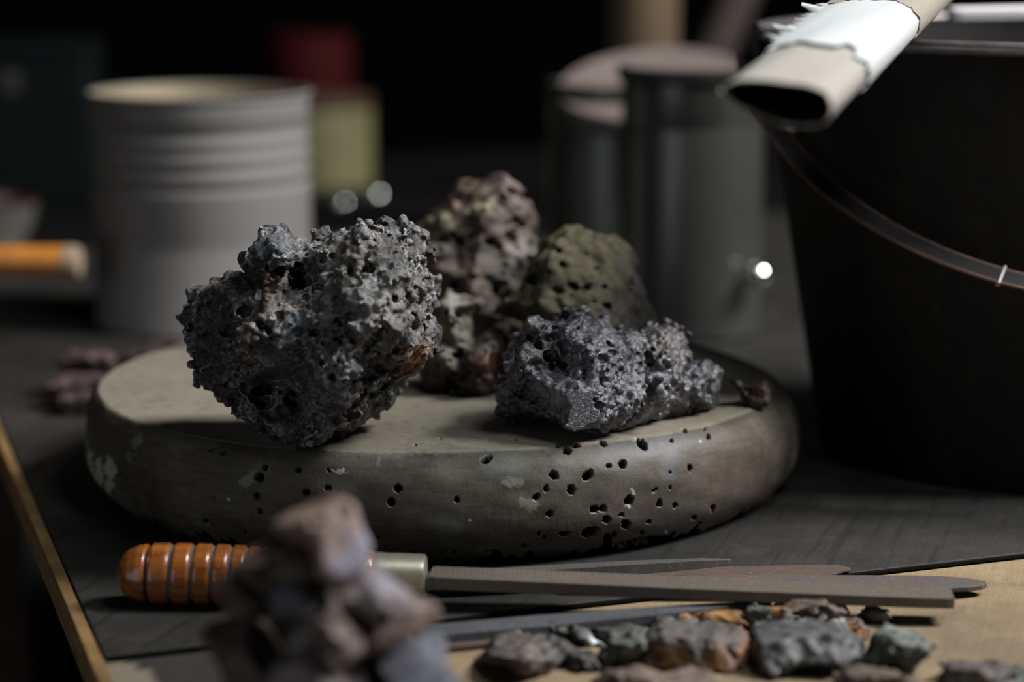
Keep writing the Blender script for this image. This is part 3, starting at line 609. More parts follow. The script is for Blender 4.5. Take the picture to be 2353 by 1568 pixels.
# ------------------------------------------------------------------ loose chips on the front board
Zf = -.003
def chip(name, label, outl, mat, seed, group=None, ybase=None, T=0.0130, tints=(), holes=(), vox=.00075, big=1.0, zrest=Zf, d=None, lumps=(), pits=((25, .001, .003),), R=.36, flat=.93):
    yb = ybase or max(p[1] for p in outl); xm = sum(p[0] for p in outl) / len(outl)
    dd = d or float((at_z(xm, yb, zrest) - EYE) @ FW) + T * .75
    y0 = min(p[1] for p in outl); x0, x1 = min(p[0] for p in outl), max(p[0] for p in outl); hh = yb - y0      # undercut below the flat top
    und = tuple((x0 + (x1 - x0) * k, yb - .12 * hh, .48 * hh, -.5 * T) for k in (.2, .5, .8))
    o = rock(name, outl, dd, mat, vox, T, T, seed, zrest=zrest, R=R, facets=3, bumps=und, grow=.0012, flat=flat, fbm=((.014 * big, .0010 * big), (.005, .0007), (.0024, .0005)), ridge=((.007, .0006),), pits=pits, lumps=lumps, holes=holes, tints=tints)
    return tag(o, label, 'rock chip', group)
CG = 'slag chips scattered on the tan board'
orange = lin(148, 89, 35)
chip('slag_chip', 'dark grey brown flat chip, leftmost of the chips scattered on the tan board', [(1106, 1522), (1130, 1496), (1144, 1470), (1180, 1466), (1230, 1482), (1290, 1494), (1318, 1514), (1310, 1540), (1270, 1556), (1210, 1562), (1150, 1548)], M['chip_dark'], 101, CG, T=0.0260, holes=((1170, 1535, 14), (1235, 1545, 9)), tints=((1200, 1495, 60, lin(102, 92, 86), .8),))
chip('slag_chip', 'long grey chip with a pale bead at its end against the pointed blade', [(1244, 1432), (1280, 1434), (1320, 1440), (1352, 1452), (1378, 1466), (1386, 1482), (1366, 1492), (1330, 1484), (1290, 1474), (1258, 1462)], M['chip_grey'], 102, CG, T=0.0130, tints=((1366, 1470, 14, lin(210, 216, 220), 1),))
chip('slag_chip', 'lumpy pale greenish grey chip between dark chips and the orange slab', [(1386, 1532), (1396, 1500), (1414, 1470), (1440, 1456), (1470, 1462), (1482, 1490), (1478, 1520), (1450, 1546), (1412, 1550)], M['chip_green'], 103, CG, T=0.0156, lumps=((30, .002, .004),))
chip('slag_chip', 'broad brown grey slab chip with orange rusty front', [(1476, 1508), (1490, 1470), (1520, 1446), (1570, 1440), (1640, 1446), (1690, 1460), (1728, 1484), (1736, 1520), (1716, 1548), (1670, 1536), (1600, 1530), (1530, 1530), (1490, 1526)], M['chip_grey'], 104, CG, T=0.0312, tints=((1540, 1515, 50, lin(140, 96, 44), .95), (1630, 1524, 50, lin(120, 80, 38), .9), (1712, 1505, 34, orange, 1), (1560, 1460, 50, lin(112, 102, 97), .5)))
chip('slag_chip', 'small bright ochre chip behind the orange slab chip', [(1562, 1428), (1572, 1414), (1600, 1422), (1626, 1404), (1660, 1406), (1692, 1418), (1706, 1440), (1670, 1456), (1610, 1458), (1580, 1446)], M['chip_rust'], 105, CG, T=0.0117, tints=((1590, 1425, 40, lin(156, 112, 56), .8), (1650, 1420, 40, lin(140, 105, 52), .8)))
chip('slag_chip', 'biggest chip, dark blue grey with a flat top, right of the orange slab', [(1738, 1500), (1744, 1464), (1780, 1444), (1830, 1440), (1900, 1448), (1950, 1466), (1984, 1484), (1990, 1520), (1962, 1548), (1900, 1552), (1820, 1550), (1790, 1562), (1752, 1556)], M['chip_dark'], 106, CG, T=0.0286, tints=((1840, 1470, 80, lin(89, 89, 92), .9), (1766, 1525, 24, lin(104, 100, 99), .8), (1962, 1510, 24, lin(92, 100, 104), .8)), holes=((1850, 1530, 24), (1910, 1515, 12)))
chip('slag_chip', 'tan brown flat chip leaning against the long file', [(1786, 1420), (1800, 1390), (1812, 1368), (1850, 1374), (1910, 1386), (1950, 1400), (1960, 1424), (1974, 1446), (1930, 1452), (1860, 1444), (1810, 1438)], M['chip_brown'], 107, CG, T=0.0130, tints=((1796, 1410, 20, lin(136, 80, 35), .9),))
chip('slag_chip', 'rust and white chip behind the biggest dark chip', [(1904, 1446), (1920, 1432), (1950, 1438), (1972, 1424), (1996, 1440), (2002, 1468), (1984, 1482), (1944, 1476), (1920, 1468)], M['chip_dark'], 108, CG, T=0.0117, tints=((1966, 1455, 22, orange, 1), (1930, 1448, 20, lin(206, 200, 190), 1)))
chip('slag_chip', 'small pale silvery crumb just below the tip of the long file', [(1984, 1408), (2000, 1396), (2022, 1398), (2030, 1412), (2026, 1430), (2006, 1438), (1992, 1428)], M['chip_green'], 109, CG, T=0.0078, tints=((2008, 1410, 24, lin(144, 144, 142), .8),))
chip('slag_chip', 'craggy blue grey chip standing alone on bare tan board', [(2000, 1530), (2024, 1508), (2030, 1478), (2050, 1462), (2090, 1458), (2128, 1458), (2136, 1486), (2114, 1512), (2106, 1546), (2110, 1566), (2076, 1570), (2040, 1540)], M['chip_green'], 110, CG, T=0.0169, lumps=((40, .0015, .0035),), tints=((2030, 1525, 34, lin(57, 59, 56), .9), (2080, 1475, 40, lin(120, 124, 126), .7)), holes=((2050, 1530, 16),))
chip('slag_chip', 'dark brown flat chip at the lower right corner', [(2160, 1580), (2172, 1536), (2220, 1524), (2290, 1526), (2326, 1548), (2334, 1590), (2300, 1620), (2200, 1620)], M['chip_dark'], 111, CG, T=0.0182, tints=((2240, 1550, 80, lin(78, 68, 62), .9),))
chip('slag_chip', 'brown low chip in front of the biggest dark chip', [(1926, 1570), (1950, 1540), (2000, 1538), (2060, 1550), (2112, 1570), (2110, 1610), (2030, 1622), (1960, 1610)], M['chip_brown'], 112, CG, T=.012)
chip('slag_chip', 'pinkish brown flat chip cut off by the lower edge in front of the orange slab', [(1366, 1580), (1400, 1556), (1470, 1546), (1560, 1546), (1640, 1554), (1654, 1580), (1620, 1620), (1500, 1630), (1400, 1620)], M['chip_brown'], 113, CG, T=0.0182, tints=((1520, 1560, 90, lin(112, 94, 88), .8),))
chip('slag_chip', 'small dull brown crumb beside the greenish chip', [(1290, 1520), (1320, 1502), (1360, 1506), (1392, 1524), (1384, 1544), (1340, 1540), (1304, 1534)], M['chip_dark'], 114, CG, T=.007)
chip('slag_chip', 'thin grey flake between the pale bead chip and the orange slab', [(1376, 1452), (1410, 1440), (1460, 1444), (1496, 1452), (1490, 1474), (1450, 1480), (1400, 1474)], M['chip_grey'], 115, CG, T=.007)
chip('slag_chip', 'blue grey crumbly chip with one orange corner behind the biggest dark chip', [(1700, 1440), (1716, 1412), (1750, 1402), (1776, 1392), (1798, 1402), (1830, 1420), (1836, 1444), (1790, 1458), (1730, 1458)], M['chip_green'], 116, CG, T=0.0117, lumps=((25, .0015, .003),), tints=((1782, 1404, 16, orange, 1), (1750, 1440, 40, lin(67, 67, 67), .8)))
chip('slag_chip', 'dark crumb peeping in at the right edge of the tan board', [(2322, 1560), (2336, 1540), (2370, 1536), (2400, 1556), (2390, 1590), (2340, 1594)], M['chip_green'], 117, CG, T=.010)

# reddish chips behind the block on the left
RG = 'reddish chips behind the wooden block'
zr = 0.0
chip('red_chip', 'lowest reddish brown chip of the small heap left of the block', [(136, 925), (150, 902), (200, 900), (232, 912), (236, 940), (210, 960), (150, 962)], M['chip_red'], 131, RG, T=.010, zrest=zr, vox=.0011)
chip('red_chip', 'middle flat reddish chip of the small heap left of the block', [(128, 884), (150, 862), (210, 856), (258, 866), (268, 890), (240, 912), (160, 910)], M['chip_red'], 132, RG, T=.014, zrest=.004, vox=.0011, d=1.665)
chip('red_chip', 'topmost grey brown chip of the small heap left of the block', [(140, 838), (160, 812), (210, 800), (250, 816), (272, 846), (262, 872), (160, 870)], M['chip_red'], 133, RG, T=.016, zrest=.006, vox=.0011, d=1.70)
chip('red_chip', 'reddish chip with rusty side hidden partly behind the largest rock', [(256, 866), (280, 826), (330, 800), (372, 812), (376, 850), (330, 876), (276, 880)], M['chip_red'], 134, RG, T=.014, zrest=zr, vox=.0011, d=1.70, tints=((310, 860, 40, lin(72, 41, 19), .8),))
chip('red_chip', 'dull purple chip between the tin can foot and the largest rock', [(340, 836), (356, 790), (400, 776), (450, 786), (460, 830), (420, 850), (360, 852)], M['chip_red'], 135, RG, T=.015, zrest=zr, vox=.0011, d=1.75)
t = rock('glassy_chip', [(560, 690), (568, 650), (582, 624), (600, 614), (616, 624), (620, 660), (616, 700), (590, 716)], 1.55, M['slag_olive'], .0009, .008, .008, 61, zrest=.060, R=.8, fbm=((.01, .001),), tints=((602, 632, 15, lin(250, 250, 245), 1.4),))  # white tint paints the chip's highlight into its colour
tag(t, 'small olive chip with painted white highlight on its tip peeping over the largest rock', 'rock chip')

# ------------------------------------------------------------------ out of focus heap of stones close to the camera
PG = 'stones of the blurred heap in front'
def pile(label, outl, d, mat, seed, T=.02, zrest=None, tints=(), holes=(), R=.65, vox=.0009, tilt=(0, 0), lumps=()):
    o = rock('heap_stone', outl, d, mat, vox, T, T, seed, zrest=zrest, R=R, facets=7, fbm=((.018, .0012), (.007, .0006)), pits=((14, .0015, .004),), holes=holes, tints=tints, tilt=tilt, lumps=lumps)
    return tag(o, label, 'stone', PG)
pile('topmost wedge stone of the blurred front heap, tan top and blue grey right side', [(596, 1206), (640, 1176), (700, 1150), (752, 1128), (796, 1134), (828, 1160), (838, 1210), (852, 1250), (838, 1296), (790, 1326), (742, 1318), (716, 1270), (680, 1256), (620, 1236)], 0.935, M['pile_tan'], 201, .019, tints=((826, 1260, 60, lin(108, 110, 128), 1), (800, 1300, 50, lin(112, 115, 134), 1), (680, 1250, 46, lin(49, 41, 40), .8)), holes=((690, 1262, 22),))
pile('dark olive grey stone with a round hole under the topmost wedge stone', [(536, 1300), (580, 1272), (640, 1262), (700, 1256), (760, 1282), (790, 1316), (776, 1360), (720, 1374), (640, 1372), (560, 1362)], 0.945, M['pile_brown'], 202, .020, holes=((728, 1336, 26), (640, 1290, 20), (610, 1300, 18)), tints=((690, 1320, 50, lin(83, 81, 78), .8), (580, 1340, 50, lin(73, 65, 49), .8)))
pile('brown stone at the left shoulder of the blurred front heap', [(490, 1352), (520, 1320), (560, 1310), (606, 1336), (628, 1370), (622, 1420), (570, 1436), (520, 1410)], 0.950, M['pile_brown'], 203, .018)
pile('round blue grey stone in the middle of the blurred front heap', [(614, 1384), (630, 1356), (680, 1344), (732, 1350), (750, 1380), (736, 1412), (690, 1426), (636, 1420)], 0.935, M['pile_blue'], 204, .018, R=.85)
pile('lumpy purple grey stone at the right shoulder of the blurred front heap', [(750, 1340), (770, 1306), (820, 1284), (870, 1290), (910, 1326), (936, 1370), (930, 1420), (880, 1440), (820, 1446), (776, 1410)], 0.945, M['pile_purple'], 205, .022, holes=((890, 1406, 16),), tints=((800, 1310, 46, lin(126, 104, 91), .9), (880, 1340, 50, lin(120, 116, 126), .8)))
pile('flat brown stone slanting down on the right of the blurred front heap', [(800, 1468), (840, 1430), (900, 1396), (960, 1378), (1000, 1388), (1012, 1416), (980, 1448), (920, 1474), (850, 1494), (806, 1494)], 0.950, M['pile_brown'], 206, .022, tints=((930, 1410, 80, lin(116, 100, 94), .9),))
pile('hollow brown grey stone low in the middle of the blurred front heap', [(670, 1466), (690, 1432), (740, 1424), (800, 1428), (838, 1450), (842, 1492), (800, 1522), (720, 1524), (680, 1508)], 0.935, M['pile_brown'], 207, .019, holes=((750, 1474, 30), (720, 1478, 22), (780, 1474, 22)), tints=((690, 1470, 30, lin(96, 99, 104), .9),))
pile('rough dark brown stone at the lower left of the blurred front heap', [(462, 1452), (490, 1414), (540, 1398), (590, 1408), (630, 1440), (660, 1500), (660, 1600), (640, 1760), (600, 1900), (520, 1900), (500, 1700), (520, 1560), (486, 1500)], 0.960, M['pile_brown'], 208, .026, Zf, tints=((520, 1470, 60, lin(88, 80, 70), .6),), holes=((520, 1440, 14),))
pile('mottled brown grey stone at the bottom middle of the blurred front heap', [(604, 1560), (640, 1516), (700, 1500), (780, 1504), (840, 1520), (860, 1600), (850, 1800), (820, 1900), (640, 1900), (610, 1700)], 0.935, M['pile_purple'], 209, .026, Zf, tints=((680, 1540, 70, lin(94, 84, 81), .8),))
pile('large dark blue grey slab stone at the lower right of the blurred front heap', [(776, 1560), (840, 1520), (920, 1490), (990, 1452), (1016, 1440), (1030, 1470), (1030, 1530), (1070, 1580), (1090, 1700), (1060, 1900), (820, 1900), (780, 1700)], 0.970, M['pile_blue'], 210, .030, Zf, tints=((1000, 1500, 40, lin(92, 94, 104), .8), (900, 1560, 110, lin(42, 44, 53), .9)))
pile('dark stone deep in the gap behind the round blue grey stone of the front heap', [(600, 1440), (640, 1400), (720, 1390), (800, 1410), (860, 1450), (880, 1520), (860, 1700), (840, 1900), (640, 1900), (610, 1700)], 1.000, M['pile_brown'], 211, .024, Zf)
pile('dark stone behind the flat slanting stone of the front heap', [(640, 1330), (700, 1300), (780, 1310), (850, 1350), (920, 1420), (930, 1520), (860, 1540), (700, 1520), (620, 1440)], 0.995, M['pile_brown'], 212, .022)

# ------------------------------------------------------------------ big tin can on the left
def on_table(px, py): p = at_z(px, py, 0); return np.array([p[0], p[1], 0.0])
c0 = on_table(440, 780) + [0, .088, 0]; RC = .0885; HC = .1905
M['tin'] = plain('dull_tin', lin(104, 101, 99), .75, .0, .12, 9, .08, stretch=(1, 1, .4))
M['tin_inside'] = plain('tin_inside', lin(150, 138, 114), .5, .3, .15, 12)
can = empty('tin_can', c0, 'large open ribbed tin can standing behind the left of the wooden block', 'can')
prof = [(.02, .0), (RC - .003, .0), (RC + .001, .001), (RC + .001, .004), (RC, .006)]
zt = lambda y: HC - (y - 222) / (780 - 222) * HC
ribs = [(236, 0), (250, .0), (296, 0), (303, -.0022), (316, -.0022), (323, 0), (334, .0004), (344, -.0022), (356, -.0018), (362, 0), (376, .0004), (384, -.0022), (396, -.0022), (403, 0), (420, .0), (426, -.0024), (438, -.0024), (445, .0006), (460, .0006), (470, 0), (560, 0), (572, -.001), (584, 0)]
for y, dr in sorted(ribs, key=lambda r: -r[0]): prof.append((RC + dr, zt(y)))
prof += [(RC, HC - .004), (RC + .0018, HC - .0035), (RC + .0026, HC - .0015), (RC + .0016, HC), (RC, HC), (RC - .0012, HC - .002)]
b = MB(); b.lathe(prof, c0, seg=128); b.build('body', M['tin'], can, c0, angle=50)
b = MB(); b.lathe([(RC - .0013, HC - .002), (RC - .0016, HC - .03), (RC - .0016, .004), (.01, .004)][::-1], c0, seg=96)
inner = MB(); seg = 96
rings = [[np.array([c0[0] + r * math.cos(2 * math.pi * j / seg), c0[1] + r * math.sin(2 * math.pi * j / seg), z]) for j in range(seg)] for r, z in ((RC - .0013, HC - .001), (RC - .003, HC - .03), (RC - .003, .006))]
inner.sweep(rings, True, False); inner.build('lining', M['tin_inside'], can, c0)['label'] = 'paler inside wall of the can'
# cut the body open at the top: its top cap polygon is removed
me = can.children[0].data
import bmesh
bm = bmesh.new(); bm.from_mesh(me); bm.faces.ensure_lookup_table()
bmesh.ops.delete(bm, geom=[f for f in bm.faces if len(f.verts) > 20 and f.calc_center_median().z > HC * .5], context='FACES'); bm.to_mesh(me); bm.free()

# ------------------------------------------------------------------ grey canisters behind on the right
M['enamel'] = plain('grey_enamel', lin(70, 72, 68), .28, .5, .08, 14, .02, .5)
M['enamel_dark'] = plain('dark_enamel_rim', lin(36, 36, 32), .45, .2, .2, 20, .05)
M['lid_pink'] = plain('pinkish_grey_lid', lin(110, 99, 95), .55, .1, .15, 20, .06)
M['chrome'] = plain('polished_steel', lin(225, 230, 228), .10, 1, .02, 10, 0)
c1 = np.array([.1437, 1.93, 0]); R1 = .0565; H1 = .214
can1 = empty('canister', c1, 'grey lidded canister with long highlight in front of the wider lidded one', 'canister')
b = MB(); b.lathe([(.02, 0), (R1 - .003, 0), (R1, .003), (R1, H1 - .050), (R1 - .001, H1 - .046), (R1, H1 - .043), (R1, H1 - .012), (.02, H1 - .012)], c1, seg=96); b.build('body', M['enamel'], can1, c1, angle=30)
b = MB(); b.lathe([(.02, H1 - .0118), (R1 + .0015, H1 - .0118), (R1 + .004, H1 - .008), (R1 + .004, H1 - .001), (R1 + .0025, H1), (R1 - .001, H1 + .0003), (R1 - .003, H1 - .0015), (.02, H1 - .0015)], c1, seg=96); b.build('lid', M['enamel_dark'], can1, c1, angle=30)
b = MB(); b.lathe([(.01, H1 - .0014), (R1 - .0035, H1 - .0014), (R1 - .0035, H1 - .0004), (.01, H1 + .0008)], c1, seg=96); b.build('lid_disc', M['lid_pink'], can1, c1)['label'] = 'pinkish grey lid top'
kp = at_d(1743, 634, 1.90)
b = MB(); b.lathe([(.0005, -.010)] + [(.010 * math.sin(a), -.010 * math.cos(a)) for a in np.linspace(.1, math.pi - .1, 24)] + [(.0005, .010)], kp, seg=32); b.build('glint_ball', M['chrome'], can1, c1)['label'] = 'shiny round ball added for its bright glint'  # chrome ball added at the canister to throw a bright disc
c2 = np.array([.098, 2.13, 0]); R2 = .066; H2 = .187
can2 = empty('lidded_pot', c2, 'wider dark grey pot under a tilted pinkish lid, half hidden by the canister', 'pot')
b = MB(); b.lathe([(.02, 0), (R2 - .003, 0), (R2, .003), (R2, H2 - .045), (R2 - .001, H2 - .041), (R2, H2 - .038), (R2, H2), (R2 - .003, H2), (R2 - .003, H2 - .01), (.02, H2 - .01)], c2, seg=96); b.build('body', M['enamel'], can2, c2, angle=30)
la = Vector((-.10, -.30, 1)).normalized(); lc = at_d(1505, 196, 2.10)
b = MB(); b.lathe([(.01, -.004), (.080, -.004), (.083, -.008), (.0845, -.006), (.0845, .001), (.083, .003), (.080, .002), (.01, .002)], lc, la, 96); b.build('lid', M['lid_pink'], can2, c2, angle=30)['label'] = 'tilted pinkish grey lid'
b = MB(); b.lathe([(.01, -.022), (.062, -.022), (.064, -.005), (.01, -.005)], lc, la, 64); b.build('lid_flange', M['enamel_dark'], can2, c2, angle=30)
# cardboard tube and leaning stick behind the pots
M['card'] = plain('cardboard', lin(76, 60, 42), .85, 0, .12, 20)
p = at_d(1475, 100, 2.45); pb = np.array([p[0], p[1], 0.0])
b = MB(); b.lathe([(.034, .0), (.0365, 0), (.0365, .42), (.034, .42), (.034, .40)], pb, seg=64); tag(b.build('cardboard_tube', M['card'], None, pb, angle=30), 'upright beige cardboard tube behind the tilted lid', 'tube')
M['stick'] = plain('dark_wooden_stick', lin(40, 30, 25), .8, 0, .2, 30)
sa, sb = at_d(1560, 330, 2.60), at_d(1760, -130, 2.60); sdir = (sb - sa) / np.linalg.norm(sb - sa); sa = sa - sdir * (sa[2] / sdir[2])
b = MB(); b.lathe([(.020, 0), (.022, .003), (.022, .62), (.02, .623)], sa + np.array([0, 0, .012]), sdir, 32); tag(b.build('wooden_stick', M['stick'], None, sa, angle=30), 'dark brown wooden stick leaning beside the cardboard tube', 'stick')

# ------------------------------------------------------------------ bucket with bail
bc = np.array([.345, 1.52, 0]); M_b = None
t = NT('sooty_bucket'); n1 = t.noise(28, 6, .7, t.mapping((1, 1, .45))); n2 = t.noise(85, 5, .75)
c = t.mix(t.ramp(n1, [(.46, 0), (.7, 1)]), lin(9, 9, 9), lin(34, 31, 22)); c = t.mix(t.ramp(n2, [(.66, 0), (.75, .7)]), c, lin(66, 60, 42))
M['bucket'] = t.out(c, t.ramp(n1, [(.3, .55), (.7, .85)]), .0, t.bump(n2, .5, .002), .25)
M['bail'] = plain('worn_bail_steel', lin(96, 74, 66), .45, .6, .3, 40, .1)
M['bail_black'] = plain('black_iron', lin(26, 24, 25), .5, .3, .2, 40, .1)
M['rim_worn'] = plain('worn_bucket_rim', lin(120, 114, 116), .35, .7, .25, 30, .1)
bk = empty('bucket', bc, 'big sooty black tapered bucket with hanging bail at the right', 'bucket')
HB = .262
b = MB(); b.lathe([(.03, .004), (.14, .004), (.141, 0), (.146, 0), (.148, .006), (.150, .02), (.188, HB - .012), (.188, HB)], bc, seg=128); o = b.build('body', M['bucket'], bk, bc, angle=40)
bm = bmesh.new(); bm.from_mesh(o.data); bmesh.ops.delete(bm, geom=[f for f in bm.faces if len(f.verts) > 20 and f.calc_center_median().z > .1], context='FACES'); bm.to_mesh(o.data); bm.free()
inner = MB(); inner.sweep([[np.array([bc[0] + r * math.cos(2 * math.pi * j / 96), bc[1] + r * math.sin(2 * math.pi * j / 96), z]) for j in range(96)] for r, z in ((.1872, HB), (.150, .03))], True, False); inner.build('lining', M['bucket'], bk, bc)
def torus(b, c, R, r, seg=128, k=10):
    rings = [[np.array([c[0] + (R + r * math.cos(2 * math.pi * j / k)) * math.cos(2 * math.pi * i / seg), c[1] + (R + r * math.cos(2 * math.pi * j / k)) * math.sin(2 * math.pi * i / seg), c[2] + r * math.sin(2 * math.pi * j / k)]) for j in range(k)] for i in range(seg + 1)]
    b.sweep(rings, True, False)
b = MB(); torus(b, bc + [0, 0, HB], .190, .0042); b.build('rim', M['rim_worn'], bk, bc)['label'] = 'worn rolled metal rim'
beta = math.radians(30); pv = bc + np.array([0, 0, .248]); RB = .199; RV = .237
def bail_pt(phi, dr=0, dn=0):
    r = RB + dr; v = RV + dr; n = np.array([0, -math.sin(beta), math.cos(beta)])
    return pv + np.array([-math.cos(phi) * r, -math.sin(phi) * v * math.cos(beta), -math.sin(phi) * v * math.sin(beta)]) + n * dn
phis = np.linspace(.0, math.pi, 90)
b = MB(); b.sweep([[bail_pt(p_, -.0055, .0008), bail_pt(p_, -.0055, -.0008), bail_pt(p_, .0055, -.0008), bail_pt(p_, .0055, .0008)] for p_ in phis]); bail = b.build('bail', M['bail_black'], bk, bc, angle=40)
for dr in (-.006, .006):
    b = MB(); b.sweep([[bail_pt(p_, dr + .0013 * math.cos(a), .0013 * math.sin(a)) for a in np.linspace(0, 2 * math.pi, 9)[:-1]] for p_ in phis])
    o = b.build('bail_wire', M['bail'], None, bc); o.parent = bail; o.location = (0, 0, 0); o['label'] = 'bright worn edge wire of the bail'
b = MB(); b.sweep([[bail_pt(p_, dr, 0) + np.array([0, 0, 0]) + .0016 * (math.cos(a) * np.array([0, -math.sin(beta), math.cos(beta)]) + math.sin(a) * np.array([1, 0, 0])) for a in np.linspace(0, 2 * math.pi, 9)[:-1]] for p_, dr in ((1.19, -.008), (1.19, .008))]); o = b.build('tie', M['rim_worn'], None, bc); o.parent = bail; o.location = (0, 0, 0)
b = MB(); rp = at_d(1818, 296, 1.452); b.lathe([(.0004, -.002)] + [(.0034 * math.sin(a), -.0034 * math.cos(a)) for a in np.linspace(.2, math.pi - .2, 12)] + [(.0004, .0034)], rp, (-.6, -.8, 0), 24); b.build('glint_bead', M['tin_inside'], bk, bc)['label'] = 'pale bead added for the bright background seen past the bail'  # added bead stands in for bright background showing past the bail
for s_ in (-1, 1):
    b = MB(); b.box(bc + np.array([s_ * .193, 0, .253]), (.003, 0, 0), (0, .011, 0), (0, 0, .016)); b.build('ear', M['bail_black'], bk, bc, bevel=.002)

# ------------------------------------------------------------------ cloth wrapped flattened tube lying over the bucket rim
E0 = at_d(1783, 232, .985); E1 = at_d(2045, 6, 1.30); tx = (E1 - E0); Lt = np.linalg.norm(tx); tx /= Lt
ty = at_d(1895, 262, .985) - at_d(1660, 208, .985); ty -= tx * (ty @ tx); ty /= np.linalg.norm(ty); tz = np.cross(ty, tx); tz = tz if tz[2] > 0 else -tz
M['cloth_white'] = plain('white_cloth', lin(160, 164, 166), .9, 0, .04, 300, .35)
M['cloth_cream'] = plain('cream_cloth', lin(134, 130, 124), .9, 0, .06, 260, .35)
t = NT('woven_gauze'); w1 = t.n.new('ShaderNodeTexWave'); w1.inputs['Scale'].default_value = 260; w1.inputs['Distortion'].default_value = 1.5; t.link(t.mapping((1, 1, 1), (0, 0, .7)), w1.inputs[0])
c = t.mix(t.ramp(w1.outputs['Fac'], [(.2, 0), (.7, 1)]), lin(108, 100, 88), lin(150, 144, 134)); M['gauze'] = t.out(c, .9, 0, t.bump(w1.outputs['Fac'], .5, .0006), .2)
M['tube_dark'] = plain('shaded_tube_inside', lin(44, 38, 28), .8, 0, .3, 60)  # inner wall coloured dark so the opening reads as shaded
wt = empty('cloth_wrapped_tube', (E0 + E1) / 2, 'flattened tube wrapped in white and cream cloth lying across the bucket rim', 'tube')
def sect(t_, a, g, hw=.0212, hh=.0088, seed=0):
    c = E0 + tx * Lt * t_; x, y = math.cos(a), math.sin(a)
    lift = .0012 * math.sin(3 * a + 1.3 + t_ * 4) + .0006 * math.sin(5 * a + seed + t_ * 9)
    X = (hw + g) * math.copysign(abs(x) ** .85, x); Y = (hh * (.72 + .46 * x) + .0012 + g + lift * .7) * math.copysign(abs(y) ** .9, y)
    return c + ty * X + tz * Y
NA = 56; AN = np.linspace(0, 2 * math.pi, NA + 1)[:-1]
def wrap(name, mat, t0, t1, g, ragged, seed, nt=26, gi=-.0006):
    r = np.random.default_rng(seed); r0 = r.normal(0, ragged, NA); r1 = r.normal(0, ragged, NA)
    r0 = (r0 + np.roll(r0, 1) + np.roll(r0, 2)) / 1.8; r1 = (r1 + np.roll(r1, 1) + np.roll(r1, 2)) / 1.8
    out = []; inn = []
    for i in range(nt + 1):
        f = i / nt
        tt = [t0 + r0[j] + .02 * math.cos(AN[j]) + (t1 + r1[j] - t0 - r0[j]) * f for j in range(NA)]
        out.append([sect(tt[j], AN[j], g, seed=seed) for j in range(NA)]); inn.append([sect(tt[j], AN[j], g + gi, seed=seed) for j in range(NA)])
    b = MB(); b.sweep(inn[::-1] + out + [inn[-1]], True, False); return b.build(name, mat, wt, (E0 + E1) / 2, angle=60)
wrap('inner_tube', M['tube_dark'], .004, 1.55, 0, .001, 1, 40, -.0008)
wrap('cream_wrap', M['cloth_cream'], .0, .50, .0009, .003, 2)
wrap('white_wrap', M['cloth_white'], .30, .82, .0026, .020, 3)
wrap('gauze_wrap', M['gauze'], .785, 1.54, .0034, .010, 4)
r_ = np.random.default_rng(17); b = MB(); n_ = 90; up_, lo_ = [], []          # torn edge of the white wrap
wd = np.abs(r_.normal(0, 1, n_)); wd = (wd + np.roll(wd, 1) + np.roll(wd, 2)) / 3
for i in range(n_):
    t_ = .34 + .46 * i / (n_ - 1); fade = min(1, i / 8, (n_ - 1 - i) / 8)
    p0 = sect(t_, 2.72, .0027); p1 = p0 - ty * (.0006 + .0052 * wd[i] * fade) + tz * (.0006 * r_.normal() - .0014) + tx * .0012 * r_.normal()
    up_.append((p0, p1)); lo_.append((p0 - tz * .0006, p1 - tz * .0005))
b.sweep([[u[0], u[1], l[1], l[0]] for u, l in zip(up_, lo_)]); b.build('torn_edge', M['cloth_white'], wt, (E0 + E1) / 2, angle=80)['label'] = 'frayed torn edge of the white cloth'
# pale slat lying out of the bucket at the right
s0, s1 = at_d(2182, 34, 1.60), at_d(2182, 34, 1.60) + np.array([.32, 0, .006])
M['pale_slat'] = plain('pale_slat_wood', lin(206, 202, 204), .7, 0, .06, 20)
tag(blade('pale_slat', M['pale_slat'], s0, s1, [(0, .012, .012), (.02, .013, .013), (1, .014, .014)], .009, bevel=.002), 'pale whitish slat lying across the bucket mouth in the upper right corner', 'slat')

# ------------------------------------------------------------------ dim things far behind
M['label_olive'] = plain('olive_label', lin(94, 91, 60), .6, 0, .15, 14)
M['brown_lid'] = plain('brown_lid', lin(58, 38, 26), .5, 0, .2, 20)
M['jar_dark'] = plain('dark_jar', lin(36, 34, 28), .35, 0, .2, 20)
M['red_paint'] = plain('dark_red_paint', lin(44, 3, 5), .8, 0, .15, 14, spec=.1)
M['teal'] = plain('dark_teal_paint', lin(6, 13, 13), .8, 0, .2, 8, spec=.1)
M['bowl'] = plain('pale_grey_bowl', lin(84, 81, 77), .5, 0, .2, 20)
p = at_d(722, 430, 2.85); jc = np.array([p[0], p[1], 0])
jar = empty('jar', jc, 'jar with olive yellow label and brown lid behind the tin can', 'jar')
b = MB(); b.lathe([(.02, 0), (.066, 0), (.0685, .003), (.0685, .108), (.02, .108)], jc, seg=64); b.build('body', M['jar_dark'], jar, jc, angle=30)
b = MB(); b.lathe([(.0687, .016), (.0692, .0165), (.0692, .1055), (.0687, .106)], jc, seg=64); b.build('paper_label', M['label_olive'], jar, jc, angle=30)
b = MB(); b.lathe([(.02, .1082), (.070, .1082), (.070, .118), (.067, .120), (.02, .120)], jc, seg=64); b.build('lid', M['brown_lid'], jar, jc, angle=30)
p = at_d(712, 150, 3.20); rc = np.array([p[0], p[1], 0])
red = empty('red_tin', rc, 'dark red tin standing behind the olive jar', 'tin')
b = MB(); b.lathe([(.02, 0), (.056, 0), (.057, .003), (.057, .156), (.055, .160), (.02, .160)], rc, seg=64); b.build('body', M['red_paint'], red, rc, angle=30)
